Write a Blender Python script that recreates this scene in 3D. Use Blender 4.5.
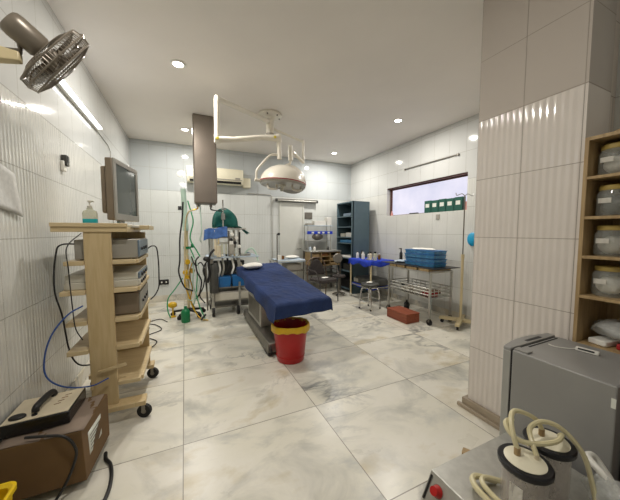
import bpy, bmesh, math, random
from mathutils import Vector, Matrix, noise
random.seed(7)
PI = math.pi
S = bpy.context.scene
C = S.collection
for o in list(bpy.data.objects): bpy.data.objects.remove(o)

# ------------------------------------------------------------------ camera
cam = bpy.data.cameras.new('camera'); camo = bpy.data.objects.new('camera', cam); C.objects.link(camo)
cam.sensor_fit = 'HORIZONTAL'; cam.sensor_width = 36.0
cam.lens = 36.0 * 272.7 / 620.0
cam.clip_start = 0.05
camo.location = (0, 0, 1.4)
camo.rotation_euler = (math.radians(90 - 3.776), 0, math.radians(-24.665))
S.camera = camo
# ------------------------------------------------------------------ world
w = bpy.data.worlds.new('world'); S.world = w; w.use_nodes = True
w.node_tree.nodes['Background'].inputs[0].default_value = (0.8, 0.9, 1, 1)
w.node_tree.nodes['Background'].inputs[1].default_value = 0.3
# ------------------------------------------------------------------ view
S.view_settings.view_transform = 'Standard'
S.view_settings.look = 'None'
S.view_settings.gamma = 1
S.view_settings.use_curve_mapping = False
S.view_settings.exposure = 0.3
LAMP_W = 24.0
CEIL = 3.15

# ------------------------------------------------------------------ materials
def new_mat(name):
    m = bpy.data.materials.new(name); m.use_nodes = True
    nt = m.node_tree
    return m, nt, nt.nodes['Principled BSDF']
def N(nt, t, **k):
    n = nt.nodes.new(t)
    for a, b in k.items(): setattr(n, a, b)
    return n
def lin(c):
    return tuple(((v / 255.0) / 12.92 if v / 255.0 <= 0.04045 else ((v / 255.0 + 0.055) / 1.055) ** 2.4) for v in c) + (1,)
def mat(name, rgb, rough=0.5, metal=0.0, var=0.12, scale=9.0, bump=0.0, bscale=60.0, trans=0.0, alpha=1.0, emit=0.0, coat=0.0):
    m, nt, b = new_mat(name)
    col = lin(rgb)
    tc = N(nt, 'ShaderNodeTexCoord')
    no = N(nt, 'ShaderNodeTexNoise'); no.inputs['Scale'].default_value = scale; no.inputs['Detail'].default_value = 4
    nt.links.new(tc.outputs['Object'], no.inputs['Vector'])
    cr = N(nt, 'ShaderNodeValToRGB')
    cr.color_ramp.elements[0].position = 0.3; cr.color_ramp.elements[1].position = 0.7
    cr.color_ramp.elements[0].color = tuple(v * (1 - var) for v in col[:3]) + (1,)
    cr.color_ramp.elements[1].color = tuple(min(1, v * (1 + var)) for v in col[:3]) + (1,)
    nt.links.new(no.outputs['Fac'], cr.inputs['Fac'])
    nt.links.new(cr.outputs['Color'], b.inputs['Base Color'])
    b.inputs['Roughness'].default_value = rough
    b.inputs['Metallic'].default_value = metal
    b.inputs['Transmission Weight'].default_value = trans
    b.inputs['Alpha'].default_value = alpha
    b.inputs['Coat Weight'].default_value = coat
    if emit:
        b.inputs['Emission Color'].default_value = col; b.inputs['Emission Strength'].default_value = emit
    if bump:
        n2 = N(nt, 'ShaderNodeTexNoise'); n2.inputs['Scale'].default_value = bscale
        nt.links.new(tc.outputs['Object'], n2.inputs['Vector'])
        bp = N(nt, 'ShaderNodeBump'); bp.inputs['Strength'].default_value = bump; bp.inputs['Distance'].default_value = 0.01
        nt.links.new(n2.outputs['Fac'], bp.inputs['Height']); nt.links.new(bp.outputs['Normal'], b.inputs['Normal'])
    return m
def math_n(nt, op, a, b=None, c=None):
    n = N(nt, 'ShaderNodeMath', operation=op)
    for i, v in enumerate((a, b, c)):
        if v is None: continue
        if isinstance(v, (int, float)): n.inputs[i].default_value = v
        else: nt.links.new(v, n.inputs[i])
    return n.outputs[0]
def line_mask(nt, coord, off, step, half):
    """1 on a joint line, 0 elsewhere"""
    a = math_n(nt, 'ADD', math_n(nt, 'SUBTRACT', coord, off), step * 0.5 + 50 * step)
    f = math_n(nt, 'SUBTRACT', math_n(nt, 'MODULO', a, step), step * 0.5)
    return math_n(nt, 'LESS_THAN', math_n(nt, 'ABSOLUTE', f), half)
def tile_mat(name, axis, rgb, joint, off=0.0, rib_top=2.215, rough=0.07, grime=0.0, plain=None, rib=.20):
    """glazed wall tiles .3 x .43, fluted below rib_top, plain above"""
    m, nt, b = new_mat(name)
    g = N(nt, 'ShaderNodeNewGeometry'); sp = N(nt, 'ShaderNodeSeparateXYZ')
    nt.links.new(g.outputs['Position'], sp.inputs[0])
    h = sp.outputs[axis]; z = sp.outputs[2]
    jv = line_mask(nt, h, off, 0.30, 0.0016)
    jh = line_mask(nt, z, 0.07, 0.43, 0.0022)
    j = math_n(nt, 'MAXIMUM', jv, jh)
    below = math_n(nt, 'LESS_THAN', z, rib_top)
    # flutes
    s = math_n(nt, 'SINE', math_n(nt, 'MULTIPLY', math_n(nt, 'SUBTRACT', h, off), 2 * PI / 0.0375))
    s = math_n(nt, 'MULTIPLY', s, below)
    no = N(nt, 'ShaderNodeTexNoise'); no.inputs['Scale'].default_value = 2.2; no.inputs['Detail'].default_value = 5
    nt.links.new(g.outputs['Position'], no.inputs['Vector'])
    cr = N(nt, 'ShaderNodeValToRGB'); c = lin(rgb)
    cr.color_ramp.elements[0].position = 0.35; cr.color_ramp.elements[1].position = 0.65
    cr.color_ramp.elements[0].color = tuple(v * (0.93 - grime) for v in c[:3]) + (1,)
    cr.color_ramp.elements[1].color = c
    nt.links.new(no.outputs['Fac'], cr.inputs['Fac'])
    src = cr.outputs['Color']
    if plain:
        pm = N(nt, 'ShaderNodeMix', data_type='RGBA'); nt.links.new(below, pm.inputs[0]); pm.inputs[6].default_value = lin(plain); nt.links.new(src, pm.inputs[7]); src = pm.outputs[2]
    mx = N(nt, 'ShaderNodeMix', data_type='RGBA')
    nt.links.new(j, mx.inputs[0]); nt.links.new(src, mx.inputs[6]); mx.inputs[7].default_value = lin(joint)
    nt.links.new(mx.outputs[2], b.inputs['Base Color'])
    b.inputs['Roughness'].default_value = rough
    n3 = N(nt, 'ShaderNodeTexNoise'); n3.inputs['Scale'].default_value = 3.0
    nt.links.new(g.outputs['Position'], n3.inputs['Vector'])
    hh = math_n(nt, 'ADD', math_n(nt, 'MULTIPLY', s, rib), math_n(nt, 'MULTIPLY', j, -0.5))
    hh = math_n(nt, 'ADD', hh, math_n(nt, 'MULTIPLY', n3.outputs['Fac'], .5))
    bp = N(nt, 'ShaderNodeBump'); bp.inputs['Strength'].default_value = 1.0; bp.inputs['Distance'].default_value = 0.004
    nt.links.new(hh, bp.inputs['Height']); nt.links.new(bp.outputs['Normal'], b.inputs['Normal'])
    return m
def marble_mat(name, slabs=True, base=(216, 212, 197)):
    m, nt, b = new_mat(name)
    g = N(nt, 'ShaderNodeNewGeometry'); sp = N(nt, 'ShaderNodeSeparateXYZ')
    nt.links.new(g.outputs['Position'], sp.inputs[0])
    X, Y, Z = sp.outputs
    vec = g.outputs['Position']
    if slabs:
        ix = math_n(nt, 'FLOOR', math_n(nt, 'DIVIDE', math_n(nt, 'ADD', X, 0.045), 0.967))
        iy = math_n(nt, 'FLOOR', math_n(nt, 'DIVIDE', math_n(nt, 'SUBTRACT', Y, 1.90), 0.86))
        cb = N(nt, 'ShaderNodeCombineXYZ'); nt.links.new(ix, cb.inputs[0]); nt.links.new(iy, cb.inputs[1])
        wn = N(nt, 'ShaderNodeTexWhiteNoise'); nt.links.new(cb.outputs[0], wn.inputs['Vector'])
        sc = N(nt, 'ShaderNodeVectorMath', operation='SCALE'); nt.links.new(wn.outputs['Color'], sc.inputs[0]); sc.inputs['Scale'].default_value = 9.0
        ad = N(nt, 'ShaderNodeVectorMath', operation='ADD'); nt.links.new(vec, ad.inputs[0]); nt.links.new(sc.outputs[0], ad.inputs[1])
        vec = ad.outputs[0]
    mp = N(nt, 'ShaderNodeMapping'); mp.inputs['Rotation'].default_value = (0, 0, 0.7); mp.inputs['Scale'].default_value = (1.0, 1.45, 1)
    nt.links.new(vec, mp.inputs['Vector'])
    def noise(scale, det, dist, rough=0.6):
        n = N(nt, 'ShaderNodeTexNoise'); n.inputs['Scale'].default_value = scale; n.inputs['Detail'].default_value = det
        n.inputs['Distortion'].default_value = dist; n.inputs['Roughness'].default_value = rough
        nt.links.new(mp.outputs[0], n.inputs['Vector']); return n.outputs['Fac']
    def ramp(fac, stops):
        r = N(nt, 'ShaderNodeValToRGB'); e = r.color_ramp.elements
        e[0].position, e[0].color = stops[0]; e[1].position, e[1].color = stops[-1]
        for p_, c_ in stops[1:-1]:
            q = e.new(p_); q.color = c_
        nt.links.new(fac, r.inputs['Fac']); return r.outputs['Color']
    cloud = ramp(noise(1.3, 7, 0.35), [(0.30, lin((178, 178, 172))), (0.42, lin(base)), (0.56, lin((222, 218, 206))), (0.66, lin((200, 190, 164))), (0.78, lin((178, 166, 138)))])
    vein = ramp(noise(1.2, 9, 0.5, 0.62), [(0.455, (0, 0, 0, 1)), (0.49, (1, 1, 1, 1)), (0.505, (1, 1, 1, 1)), (0.54, (0, 0, 0, 1))])
    thin = ramp(noise(0.8, 9, .8, 0.6), [(0.486, (0, 0, 0, 1)), (0.499, (1, 1, 1, 1)), (0.514, (0, 0, 0, 1))])
    mask = ramp(noise(0.7, 2, 0.2), [(0.50, (0, 0, 0, 1)), (0.64, (1, 1, 1, 1))])
    smoke = ramp(noise(1.9, 6, .7, 0.6), [(0.5, (0, 0, 0, 1)), (0.72, (1, 1, 1, 1))])
    def mixc(fac, a, bcol, k=1.0):
        x = N(nt, 'ShaderNodeMix', data_type='RGBA')
        nt.links.new(math_n(nt, 'MULTIPLY', fac, k), x.inputs[0]); nt.links.new(a, x.inputs[6])
        x.inputs[7].default_value = bcol; return x.outputs[2]
    c1 = mixc(smoke, cloud, lin((142, 143, 138)), 0.6)
    c2 = mixc(math_n(nt, 'MULTIPLY', vein, mask), c1, lin((112, 114, 114)), 0.7)
    c3 = mixc(math_n(nt, 'MULTIPLY', thin, mask), c2, lin((84, 88, 92)), 0.7)
    if slabs:
        j = math_n(nt, 'MAXIMUM', line_mask(nt, X, -0.045, 0.967, 0.003), line_mask(nt, Y, 1.90, 0.86, 0.003))
        c3 = mixc(j, c3, lin((120, 112, 98)), 0.9)
    nt.links.new(c3, b.inputs['Base Color'])
    b.inputs['Roughness'].default_value = 0.27
    r = N(nt, 'ShaderNodeMapRange'); nt.links.new(noise(4, 5, 0), r.inputs[0]); r.inputs[3].default_value = 0.2; r.inputs[4].default_value = 0.42
    nt.links.new(r.outputs[0], b.inputs['Roughness'])
    return m
def wood_mat(name, rgb, dark, rough=0.45, axis='Z', scale=7.0):
    m, nt, b = new_mat(name)
    tc = N(nt, 'ShaderNodeTexCoord'); mp = N(nt, 'ShaderNodeMapping')
    mp.inputs['Scale'].default_value = {'Z': (7, 7, .6), 'X': (.6, 7, 7), 'Y': (7, .6, 7)}[axis]
    nt.links.new(tc.outputs['Object'], mp.inputs[0])
    no = N(nt, 'ShaderNodeTexNoise'); no.inputs['Scale'].default_value = scale; no.inputs['Detail'].default_value = 6; no.inputs['Distortion'].default_value = .5
    nt.links.new(mp.outputs[0], no.inputs['Vector'])
    cr = N(nt, 'ShaderNodeValToRGB'); cr.color_ramp.elements[0].color = lin(dark); cr.color_ramp.elements[1].color = lin(rgb)
    cr.color_ramp.elements[0].position = .3; cr.color_ramp.elements[1].position = .62
    nt.links.new(no.outputs['Fac'], cr.inputs['Fac']); nt.links.new(cr.outputs[0], b.inputs['Base Color'])
    b.inputs['Roughness'].default_value = rough
    return m

M = {}
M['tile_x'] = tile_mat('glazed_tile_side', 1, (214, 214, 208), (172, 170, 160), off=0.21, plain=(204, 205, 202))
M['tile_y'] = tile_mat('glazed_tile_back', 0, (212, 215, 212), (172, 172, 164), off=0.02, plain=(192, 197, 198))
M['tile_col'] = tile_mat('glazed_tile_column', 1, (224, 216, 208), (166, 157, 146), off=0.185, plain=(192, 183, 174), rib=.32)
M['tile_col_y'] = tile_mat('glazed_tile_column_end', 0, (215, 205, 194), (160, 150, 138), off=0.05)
M['floor'] = marble_mat('marble_slabs')
M['marble'] = marble_mat('marble_trim', False, (205, 198, 182))
M['door_paint'] = mat('off_white_door_paint', (208, 209, 202), .4, var=.02)
M['plinth'] = mat('aged_skirting_tile', (166, 152, 132), .4, var=.15, scale=6)
M['plaster'] = mat('ceiling_plaster', (236, 230, 223), .85, var=.03, scale=1.2, bump=.05, bscale=20)
M['cream_wood'] = wood_mat('pale_laminate', (204, 182, 140), (192, 168, 124), .38)
M['cream_shelf'] = wood_mat('pale_laminate_shelf', (212, 192, 152), (198, 176, 134), .38, 'X')
M['cab_wood'] = wood_mat('beige_plywood', (176, 150, 108), (152, 126, 88), .5)
M['dark_wood'] = wood_mat('brown_veneer', (106, 62, 34), (70, 38, 20), .4)
M['brown_box'] = wood_mat('red_brown_board', (150, 78, 50), (126, 60, 38), .45, 'Y')
M['frame_wood'] = wood_mat('window_frame_brown', (96, 52, 42), (62, 32, 26), .45, 'Y')
M['white_plastic'] = mat('white_plastic', (232, 230, 222), .35, var=.03)
M['white_metal'] = mat('white_enamel', (228, 222, 208), .3, var=.03, coat=.3)
M['ac'] = mat('ivory_plastic', (226, 220, 196), .4, var=.03)
M['steel'] = mat('brushed_steel', (188, 187, 180), .38, .7, var=.1, scale=30)
M['chrome'] = mat('chrome', (205, 205, 205), .15, 1, var=.02)
M['dark_steel'] = mat('dull_steel', (128, 124, 116), .42, .75, var=.15)
M['black'] = mat('black_plastic', (26, 26, 27), .45, var=.2)
M['black_gloss'] = mat('black_glossy', (20, 20, 22), .25, var=.2)
M['rubber'] = mat('black_rubber', (28, 27, 26), .7, var=.2)
M['fan_metal'] = mat('brown_grey_enamel', (122, 113, 100), .35, .3, var=.1)
M['fan_blade'] = mat('polished_blade', (120, 108, 94), .25, .7, var=.05)
M['pendant'] = mat('taupe_anodised', (134, 124, 114), .3, .55, var=.06, scale=3)
M['fridge'] = mat('grey_enamel', (148, 147, 144), .42, .15, var=.04, scale=4)
M['fridge_door'] = mat('light_grey_enamel', (166, 166, 162), .35, .3, var=.04)
M['navy'] = mat('navy_cotton', (26, 48, 94), .85, var=.28, scale=5, bump=.35, bscale=45)
M['navy2'] = mat('navy_pad', (20, 30, 66), .7, var=.15)
M['teal_cloth'] = mat('green_theatre_cloth', (8, 84, 76), .85, var=.3, scale=12, bump=.4, bscale=40)
M['blue_cloth'] = mat('blue_theatre_cloth', (74, 112, 176), .85, var=.25, scale=12, bump=.4, bscale=40)
M['pale_cloth'] = mat('pale_blue_cloth', (182, 196, 208), .85, var=.15, scale=10, bump=.4, bscale=40)
M['royal'] = mat('royal_blue_sheet', (28, 62, 190), .6, var=.25, scale=12, bump=.3, bscale=40)
M['white_cloth'] = mat('white_cloth', (236, 234, 226), .8, var=.05, bump=.3, bscale=40)
M['teal_metal'] = mat('blue_grey_paint', (86, 106, 114), .42, .1, var=.06)
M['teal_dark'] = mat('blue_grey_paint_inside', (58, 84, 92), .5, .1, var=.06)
M['cyan'] = mat('cyan_plastic', (28, 158, 205), .35, var=.08)
M['blue_bin'] = mat('blue_plastic', (32, 106, 170), .4, var=.1)
M['tray_blue'] = mat('blue_tray_film', (62, 124, 170), .25, var=.3, scale=18, coat=.4)
M['green_file'] = mat('dark_green_card', (24, 84, 70), .5, var=.1)
M['label'] = mat('paper_label', (222, 224, 214), .7, var=.05)
M['red'] = mat('red_plastic', (178, 20, 22), .35, var=.08)
M['yellow'] = mat('yellow_plastic', (214, 172, 28), .4, var=.1, bump=.2, bscale=30)
M['yellow_bin'] = mat('yellow_bin_plastic', (226, 190, 16), .35, var=.05)
M['brass'] = mat('brass', (196, 156, 66), .3, .9, var=.1)
M['green_hose'] = mat('green_rubber', (46, 152, 98), .5, var=.1)
M['pale_green'] = mat('pale_green_paint', (186, 212, 196), .5, var=.05)
M['bottle_green'] = mat('green_bottle_plastic', (14, 120, 72), .3, var=.15)
M['beige_pole'] = mat('beige_paint', (206, 190, 150), .4, var=.08)
M['cardboard'] = mat('brown_cardboard', (108, 82, 50), .8, var=.12, scale=5)
M['cardboard_top'] = mat('greyish_cardboard', (138, 122, 108), .8, var=.08, scale=5)
M['cream_panel'] = mat('cream_painted_metal', (214, 202, 176), .45, var=.12, scale=7)
M['unit_grey'] = mat('grey_unit_casing', (158, 154, 144), .45, .1, var=.06)
M['unit_cream'] = mat('off_white_unit_casing', (204, 200, 186), .45, var=.05)
M['unit_front'] = mat('blue_grey_unit_front', (104, 120, 134), .35, var=.15)
M['monitor'] = mat('grey_beige_casing', (128, 114, 96), .4, .1, var=.05)
M['screen'] = mat('glossy_dark_screen', (92, 98, 94), .08, .3, var=.03)
M['bezel'] = mat('silver_bezel', (170, 166, 158), .3, .5, var=.04)
M['sanitizer'] = mat('turquoise_gel', (36, 176, 186), .15, var=.05)
M['blue_hose'] = mat('blue_tube', (52, 88, 160), .4, var=.05)
M['tube_cream'] = mat('cream_silicone', (214, 204, 164), .35, var=.04, coat=.3)
M['jar_lid'] = mat('cream_lid', (226, 220, 196), .35, var=.04)
M['jar_rim'] = mat('black_rim', (18, 18, 24), .4, var=.1)
M['yellow_lid'] = mat('mustard_lid', (172, 148, 78), .4, var=.06)
M['notice'] = mat('thin_grey_paper', (206, 206, 202), .8, var=.10, scale=40)
M['paper'] = mat('paper', (226, 224, 218), .8, var=.04)
M['gauze'] = mat('gauze', (206, 202, 192), .9, var=.12, scale=25, bump=.5, bscale=60)
M['redprint'] = mat('red_print', (170, 30, 36), .6, var=.1)
M['red_band'] = mat('maroon_band', (150, 30, 44), .4, var=.05)
M['amber'] = mat('brown_bottle', (118, 78, 40), .25, var=.1)
M['sticker'] = mat('yellow_sticker', (226, 208, 70), .5, var=.03)
M['chair_frame'] = mat('bronze_tube', (112, 96, 82), .35, .5)
M['mesh_chair'] = mat('dark_woven_seat', (58, 52, 50), .8, var=.3, scale=40, bump=.5, bscale=120)
M['pink'] = mat('pink_plastic', (204, 140, 132), .4, var=.05)
M['bag_grey'] = mat('charcoal_vinyl', (66, 66, 62), .45, var=.25, scale=8, bump=.4, bscale=25)
def clear_mat(name, rgb, alpha=.3, rough=.08):
    m, nt, b = new_mat(name)
    no = N(nt, 'ShaderNodeTexNoise'); no.inputs['Scale'].default_value = 14
    mr = N(nt, 'ShaderNodeMapRange'); nt.links.new(no.outputs['Fac'], mr.inputs[0]); mr.inputs[3].default_value = alpha * .75; mr.inputs[4].default_value = alpha * 1.25
    nt.links.new(mr.outputs[0], b.inputs['Alpha'])
    b.inputs['Base Color'].default_value = lin(rgb); b.inputs['Roughness'].default_value = rough
    return m
M['glass'] = clear_mat('clear_jar', (205, 208, 200), .3)
M['film'] = clear_mat('crumpled_clear_film', (220, 222, 218), .5, .15)
M['acrylic'] = clear_mat('clear_canister', (200, 192, 184), .38)
M['bottle_clear'] = clear_mat('clear_bottle', (215, 216, 190), .6)
def emit_mat(name, rgb, s, noise=False):
    m = bpy.data.materials.new(name); m.use_nodes = True; nt = m.node_tree
    nt.nodes.remove(nt.nodes['Principled BSDF'])
    e = N(nt, 'ShaderNodeEmission'); e.inputs[0].default_value = lin(rgb); e.inputs[1].default_value = s
    if noise:
        no = N(nt, 'ShaderNodeTexNoise'); no.inputs['Scale'].default_value = 2.5; no.inputs['Detail'].default_value = 4
        tc = N(nt, 'ShaderNodeTexCoord'); nt.links.new(tc.outputs['Object'], no.inputs['Vector'])
        cr = N(nt, 'ShaderNodeValToRGB'); cr.color_ramp.elements[0].position = .3; cr.color_ramp.elements[1].position = .7
        cr.color_ramp.elements[0].color = lin((214, 214, 234)); cr.color_ramp.elements[1].color = lin(rgb)
        nt.links.new(no.outputs['Fac'], cr.inputs[0]); nt.links.new(cr.outputs[0], e.inputs[0])
    nt.links.new(e.outputs[0], nt.nodes['Material Output'].inputs[0])
    return m
M['lens'] = emit_mat('downlight_lens', (255, 250, 235), 14)
M['tube'] = emit_mat('lit_tube', (246, 250, 255), 5)
M['daylight'] = emit_mat('frosted_daylight_pane', (236, 232, 246), .88, True)

# ------------------------------------------------------------------ mesh builder
def catmull(pts, sub=6, closed=False):
    P = [Vector(p) for p in pts]
    if len(P) < 3: return P
    out = []; n = len(P)
    rng = n if closed else n - 1
    for i in range(rng):
        p1, p2 = P[i], P[(i + 1) % n]
        p0 = P[i - 1] if (i > 0 or closed) else p1 * 2 - p2
        p3 = P[(i + 2) % n] if (i + 2 < n or closed) else p2 * 2 - p1
        for k in range(sub):
            t = k / sub
            out.append(0.5 * ((2 * p1) + (p2 - p0) * t + (2 * p0 - 5 * p1 + 4 * p2 - p3) * t * t + (3 * p1 - p0 - 3 * p2 + p3) * t ** 3))
    if not closed: out.append(P[-1])
    return out
def world_offset(o):
    v = Vector((0, 0, 0))
    while o is not None:
        v += o.location; o = o.parent
    return v
class MB:
    def __init__(s): s.v = []; s.f = []
    def add(s, vs, fs):
        k = len(s.v); s.v += [Vector(v) for v in vs]; s.f += [tuple(i + k for i in f) for f in fs]; return s
    def box(s, x0, x1, y0, y1, z0, z1, m=None):
        vs = [Vector((x, y, z)) for z in (z0, z1) for y in (y0, y1) for x in (x0, x1)]
        if m is not None: vs = [m @ v for v in vs]
        return s.add(vs, [(0, 2, 3, 1), (4, 5, 7, 6), (0, 1, 5, 4), (2, 6, 7, 3), (0, 4, 6, 2), (1, 3, 7, 5)])
    def obox(s, c, size, rz=0, rx=0, ry=0):
        m = Matrix.Translation(c) @ Matrix.Rotation(rz, 4, 'Z') @ Matrix.Rotation(ry, 4, 'Y') @ Matrix.Rotation(rx, 4, 'X')
        a, b, c_ = size[0] / 2, size[1] / 2, size[2] / 2
        return s.box(-a, a, -b, b, -c_, c_, m)
    def hexa(s, bottom, top):
        return s.add(list(bottom) + list(top), [(3, 2, 1, 0), (4, 5, 6, 7), (0, 1, 5, 4), (1, 2, 6, 5), (2, 3, 7, 6), (3, 0, 4, 7)])
    def rings(s, rings, closed=False, caps=True):
        n = len(rings[0]); vs = [v for r in rings for v in r]; fs = []
        R = len(rings)
        for i in range(R if closed else R - 1):
            for j in range(n):
                a = i * n + j; b = i * n + (j + 1) % n; c = ((i + 1) % R) * n + (j + 1) % n; d = ((i + 1) % R) * n + j
                fs.append((a, b, c, d))
        if caps and not closed:
            fs.append(tuple(range(n - 1, -1, -1))); fs.append(tuple((R - 1) * n + j for j in range(n)))
        return s.add(vs, fs)
    def tube(s, pts, r, n=8, smooth=0, closed=False, caps=True):
        P = catmull(pts, smooth, closed) if smooth else [Vector(p) for p in pts]
        rs = r if isinstance(r, (list, tuple)) else None
        rings = []; L = len(P); prev = None
        for i, p in enumerate(P):
            if closed: t = (P[(i + 1) % L] - P[i - 1])
            else: t = P[min(i + 1, L - 1)] - P[max(i - 1, 0)]
            t = t.normalized()
            if prev is None:
                u = t.orthogonal().normalized()
            else:
                u = (prev - t * prev.dot(t))
                u = u.normalized() if u.length > 1e-6 else t.orthogonal().normalized()
            prev = u; w_ = t.cross(u)
            rr = r if rs is None else rs[0] + (rs[1] - rs[0]) * i / max(1, L - 1)
            rings.append([p + (u * math.cos(2 * PI * k / n) + w_ * math.sin(2 * PI * k / n)) * rr for k in range(n)])
        return s.rings(rings, closed, caps)
    def cyl(s, p, q, r, r2=None, n=20):
        return s.tube([p, q], (r, r if r2 is None else r2), n)
    def lathe(s, c, prof, n=28, axis=None, sx=1, sy=1):
        """prof = (radius, height) list, first and last points closed by caps"""
        m = Matrix.Translation(c)
        if axis is not None:
            m = m @ Vector((0, 0, 1)).rotation_difference(Vector(axis).normalized()).to_matrix().to_4x4()
        return s.rings([[m @ Vector((max(r, 1e-4) * sx * math.cos(2 * PI * k / n), max(r, 1e-4) * sy * math.sin(2 * PI * k / n), z)) for k in range(n)] for r, z in prof])
    def ell(s, c, r, n=20, m=12, rz=0, wob=0.0):
        rings = []; rnd = random.Random(int(c[0] * 997 + c[1] * 131))
        ph = [rnd.uniform(0, 6) for _ in range(4)]
        for i in range(1, m):
            a = PI * i / m; ring = []
            for k in range(n):
                b = 2 * PI * k / n
                q = 1 + wob * (math.sin(3 * b + ph[0] + 2 * a) + .7 * math.sin(5 * b + ph[1] - 3 * a)) * .5
                x, y, z = r[0] * math.sin(a) * math.cos(b) * q, r[1] * math.sin(a) * math.sin(b) * q, -r[2] * math.cos(a) * (1 + wob * .4 * math.sin(4 * b + ph[2]))
                ring.append(Vector((c[0] + x * math.cos(rz) - y * math.sin(rz), c[1] + x * math.sin(rz) + y * math.cos(rz), c[2] + z)))
            rings.append(ring)
        return s.rings(rings)
    def sheet(s, fn, nu, nv):
        vs = [fn(i / nu, j / nv) for i in range(nu + 1) for j in range(nv + 1)]
        W_ = nv + 1
        return s.add(vs, [(i * W_ + j, (i + 1) * W_ + j, (i + 1) * W_ + j + 1, i * W_ + j + 1) for i in range(nu) for j in range(nv)])
    def build(s, name, m, parent=None, bevel=0.0, solid=0.0, sub=0, seg=2):
        if parent is None:
            lo = Vector([min(v[i] for v in s.v) for i in range(3)]); hi = Vector([max(v[i] for v in s.v) for i in range(3)])
            org = Vector(((lo.x + hi.x) / 2, (lo.y + hi.y) / 2, lo.z)); off = org
        else:
            off = world_offset(parent); org = Vector((0, 0, 0))
        me = bpy.data.meshes.new(name)
        me.from_pydata([tuple(v - off) for v in s.v], [], s.f)
        bm = bmesh.new(); bm.from_mesh(me); bmesh.ops.recalc_face_normals(bm, faces=bm.faces); bm.to_mesh(me); bm.free()
        me.polygons.foreach_set('use_smooth', [True] * len(me.polygons))
        me.set_sharp_from_angle(angle=math.radians(38))
        me.materials.append(M[m] if isinstance(m, str) else m)
        o = bpy.data.objects.new(name, me); C.objects.link(o); o.location = org
        if parent is not None: o.parent = parent
        if solid:
            d = o.modifiers.new('thickness', 'SOLIDIFY'); d.thickness = solid; d.offset = -1
        if bevel:
            d = o.modifiers.new('bevel', 'BEVEL'); d.width = bevel; d.segments = seg; d.limit_method = 'ANGLE'; d.angle_limit = math.radians(50)
        if sub:
            d = o.modifiers.new('sub', 'SUBSURF'); d.levels = sub; d.render_levels = sub
        return o
def empty(name, loc, label, cat, group=None):
    o = bpy.data.objects.new(name, None); C.objects.link(o); o.location = loc
    o.empty_display_size = .05
    return tag(o, label, cat, group)
def tag(o, label, cat, group=None, kind=None):
    o['label'] = label; o['category'] = cat
    if group: o['group'] = group
    if kind: o['kind'] = kind
    return o
def struct(o): o['kind'] = 'structure'; return o
def copy_tree(o, parent=None):
    c = o.copy(); C.objects.link(c)
    if parent is not None: c.parent = parent
    for ch in [x for x in bpy.data.objects if x.parent == o and x is not c]: copy_tree(ch, c)
    return c
def B(x0, x1, y0, y1, z0, z1): return MB().box(x0, x1, y0, y1, z0, z1)

def rrect(cx, cy, hx, hy, r, z, n=6):
    out = []
    for sx_, sy_, a0 in ((1, 1, 0), (-1, 1, PI / 2), (-1, -1, PI), (1, -1, 3 * PI / 2)):
        for k in range(n + 1):
            a = a0 + PI / 2 * k / n; out.append(Vector((cx + sx_ * (hx - r) + r * math.cos(a), cy + sy_ * (hy - r) + r * math.sin(a), z)))
    return out

# ================================================================== ROOM
XL, XR, YB = -0.90, 4.00, 6.15
XC0, XC1, YC0, YC1 = 2.03, 2.30, 0.77, 1.385     # tiled column
YF = -1.5
struct(B(XL - .1, XR + .25, YF - .1, YB + .1, -.1, 0).build('floor', 'floor'))
struct(B(XL - .1, XR + .25, YF - .1, YB + .1, CEIL, CEIL + .1).build('ceiling', 'plaster'))
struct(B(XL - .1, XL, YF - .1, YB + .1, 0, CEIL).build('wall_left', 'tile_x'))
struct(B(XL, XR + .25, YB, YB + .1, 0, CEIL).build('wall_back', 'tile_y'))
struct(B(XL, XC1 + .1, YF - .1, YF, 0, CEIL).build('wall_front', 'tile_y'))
# right wall with window opening
WY0, WY1, WZ0, WZ1 = 2.87, 4.72, 1.74, 2.33
mb = MB()
mb.box(XR, XR + .2, YC1, WY0, 0, CEIL).box(XR, XR + .2, WY1, YB, 0, CEIL)
mb.box(XR, XR + .2, WY0, WY1, 0, WZ0).box(XR, XR + .2, WY0, WY1, WZ1, CEIL)
struct(mb.build('wall_right', 'tile_x'))
# column and the recess wall nearer to the camera
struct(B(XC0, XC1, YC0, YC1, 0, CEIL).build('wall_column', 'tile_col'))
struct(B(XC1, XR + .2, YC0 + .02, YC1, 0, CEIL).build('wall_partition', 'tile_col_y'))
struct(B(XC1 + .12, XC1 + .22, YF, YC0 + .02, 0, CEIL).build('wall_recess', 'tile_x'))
# skirtings
struct(B(XL + .012, XR - .012, YB - .014, YB, 0, .13).build('baseboard_back', 'marble', bevel=.003))
struct(B(XL, XL + .012, YF, YB - .014, 0, .13).build('baseboard_left', 'marble', bevel=.003))
struct(B(XR - .012, XR, YC1 + .01, YB - .014, 0, .10).build('baseboard_right', 'marble', bevel=.003))
struct(MB().box(XC0 - .03, XC0, YC0, YC1 + .03, 0, .075).box(XC0, XR, YC1, YC1 + .03, 0, .075).build('baseboard_column', 'plinth', bevel=.004))
struct(MB().box(XC0 - .055, XC0 - .03, YC0, YC1 + .055, 0, .028).build('trim_1', 'plinth', bevel=.004))
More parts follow.
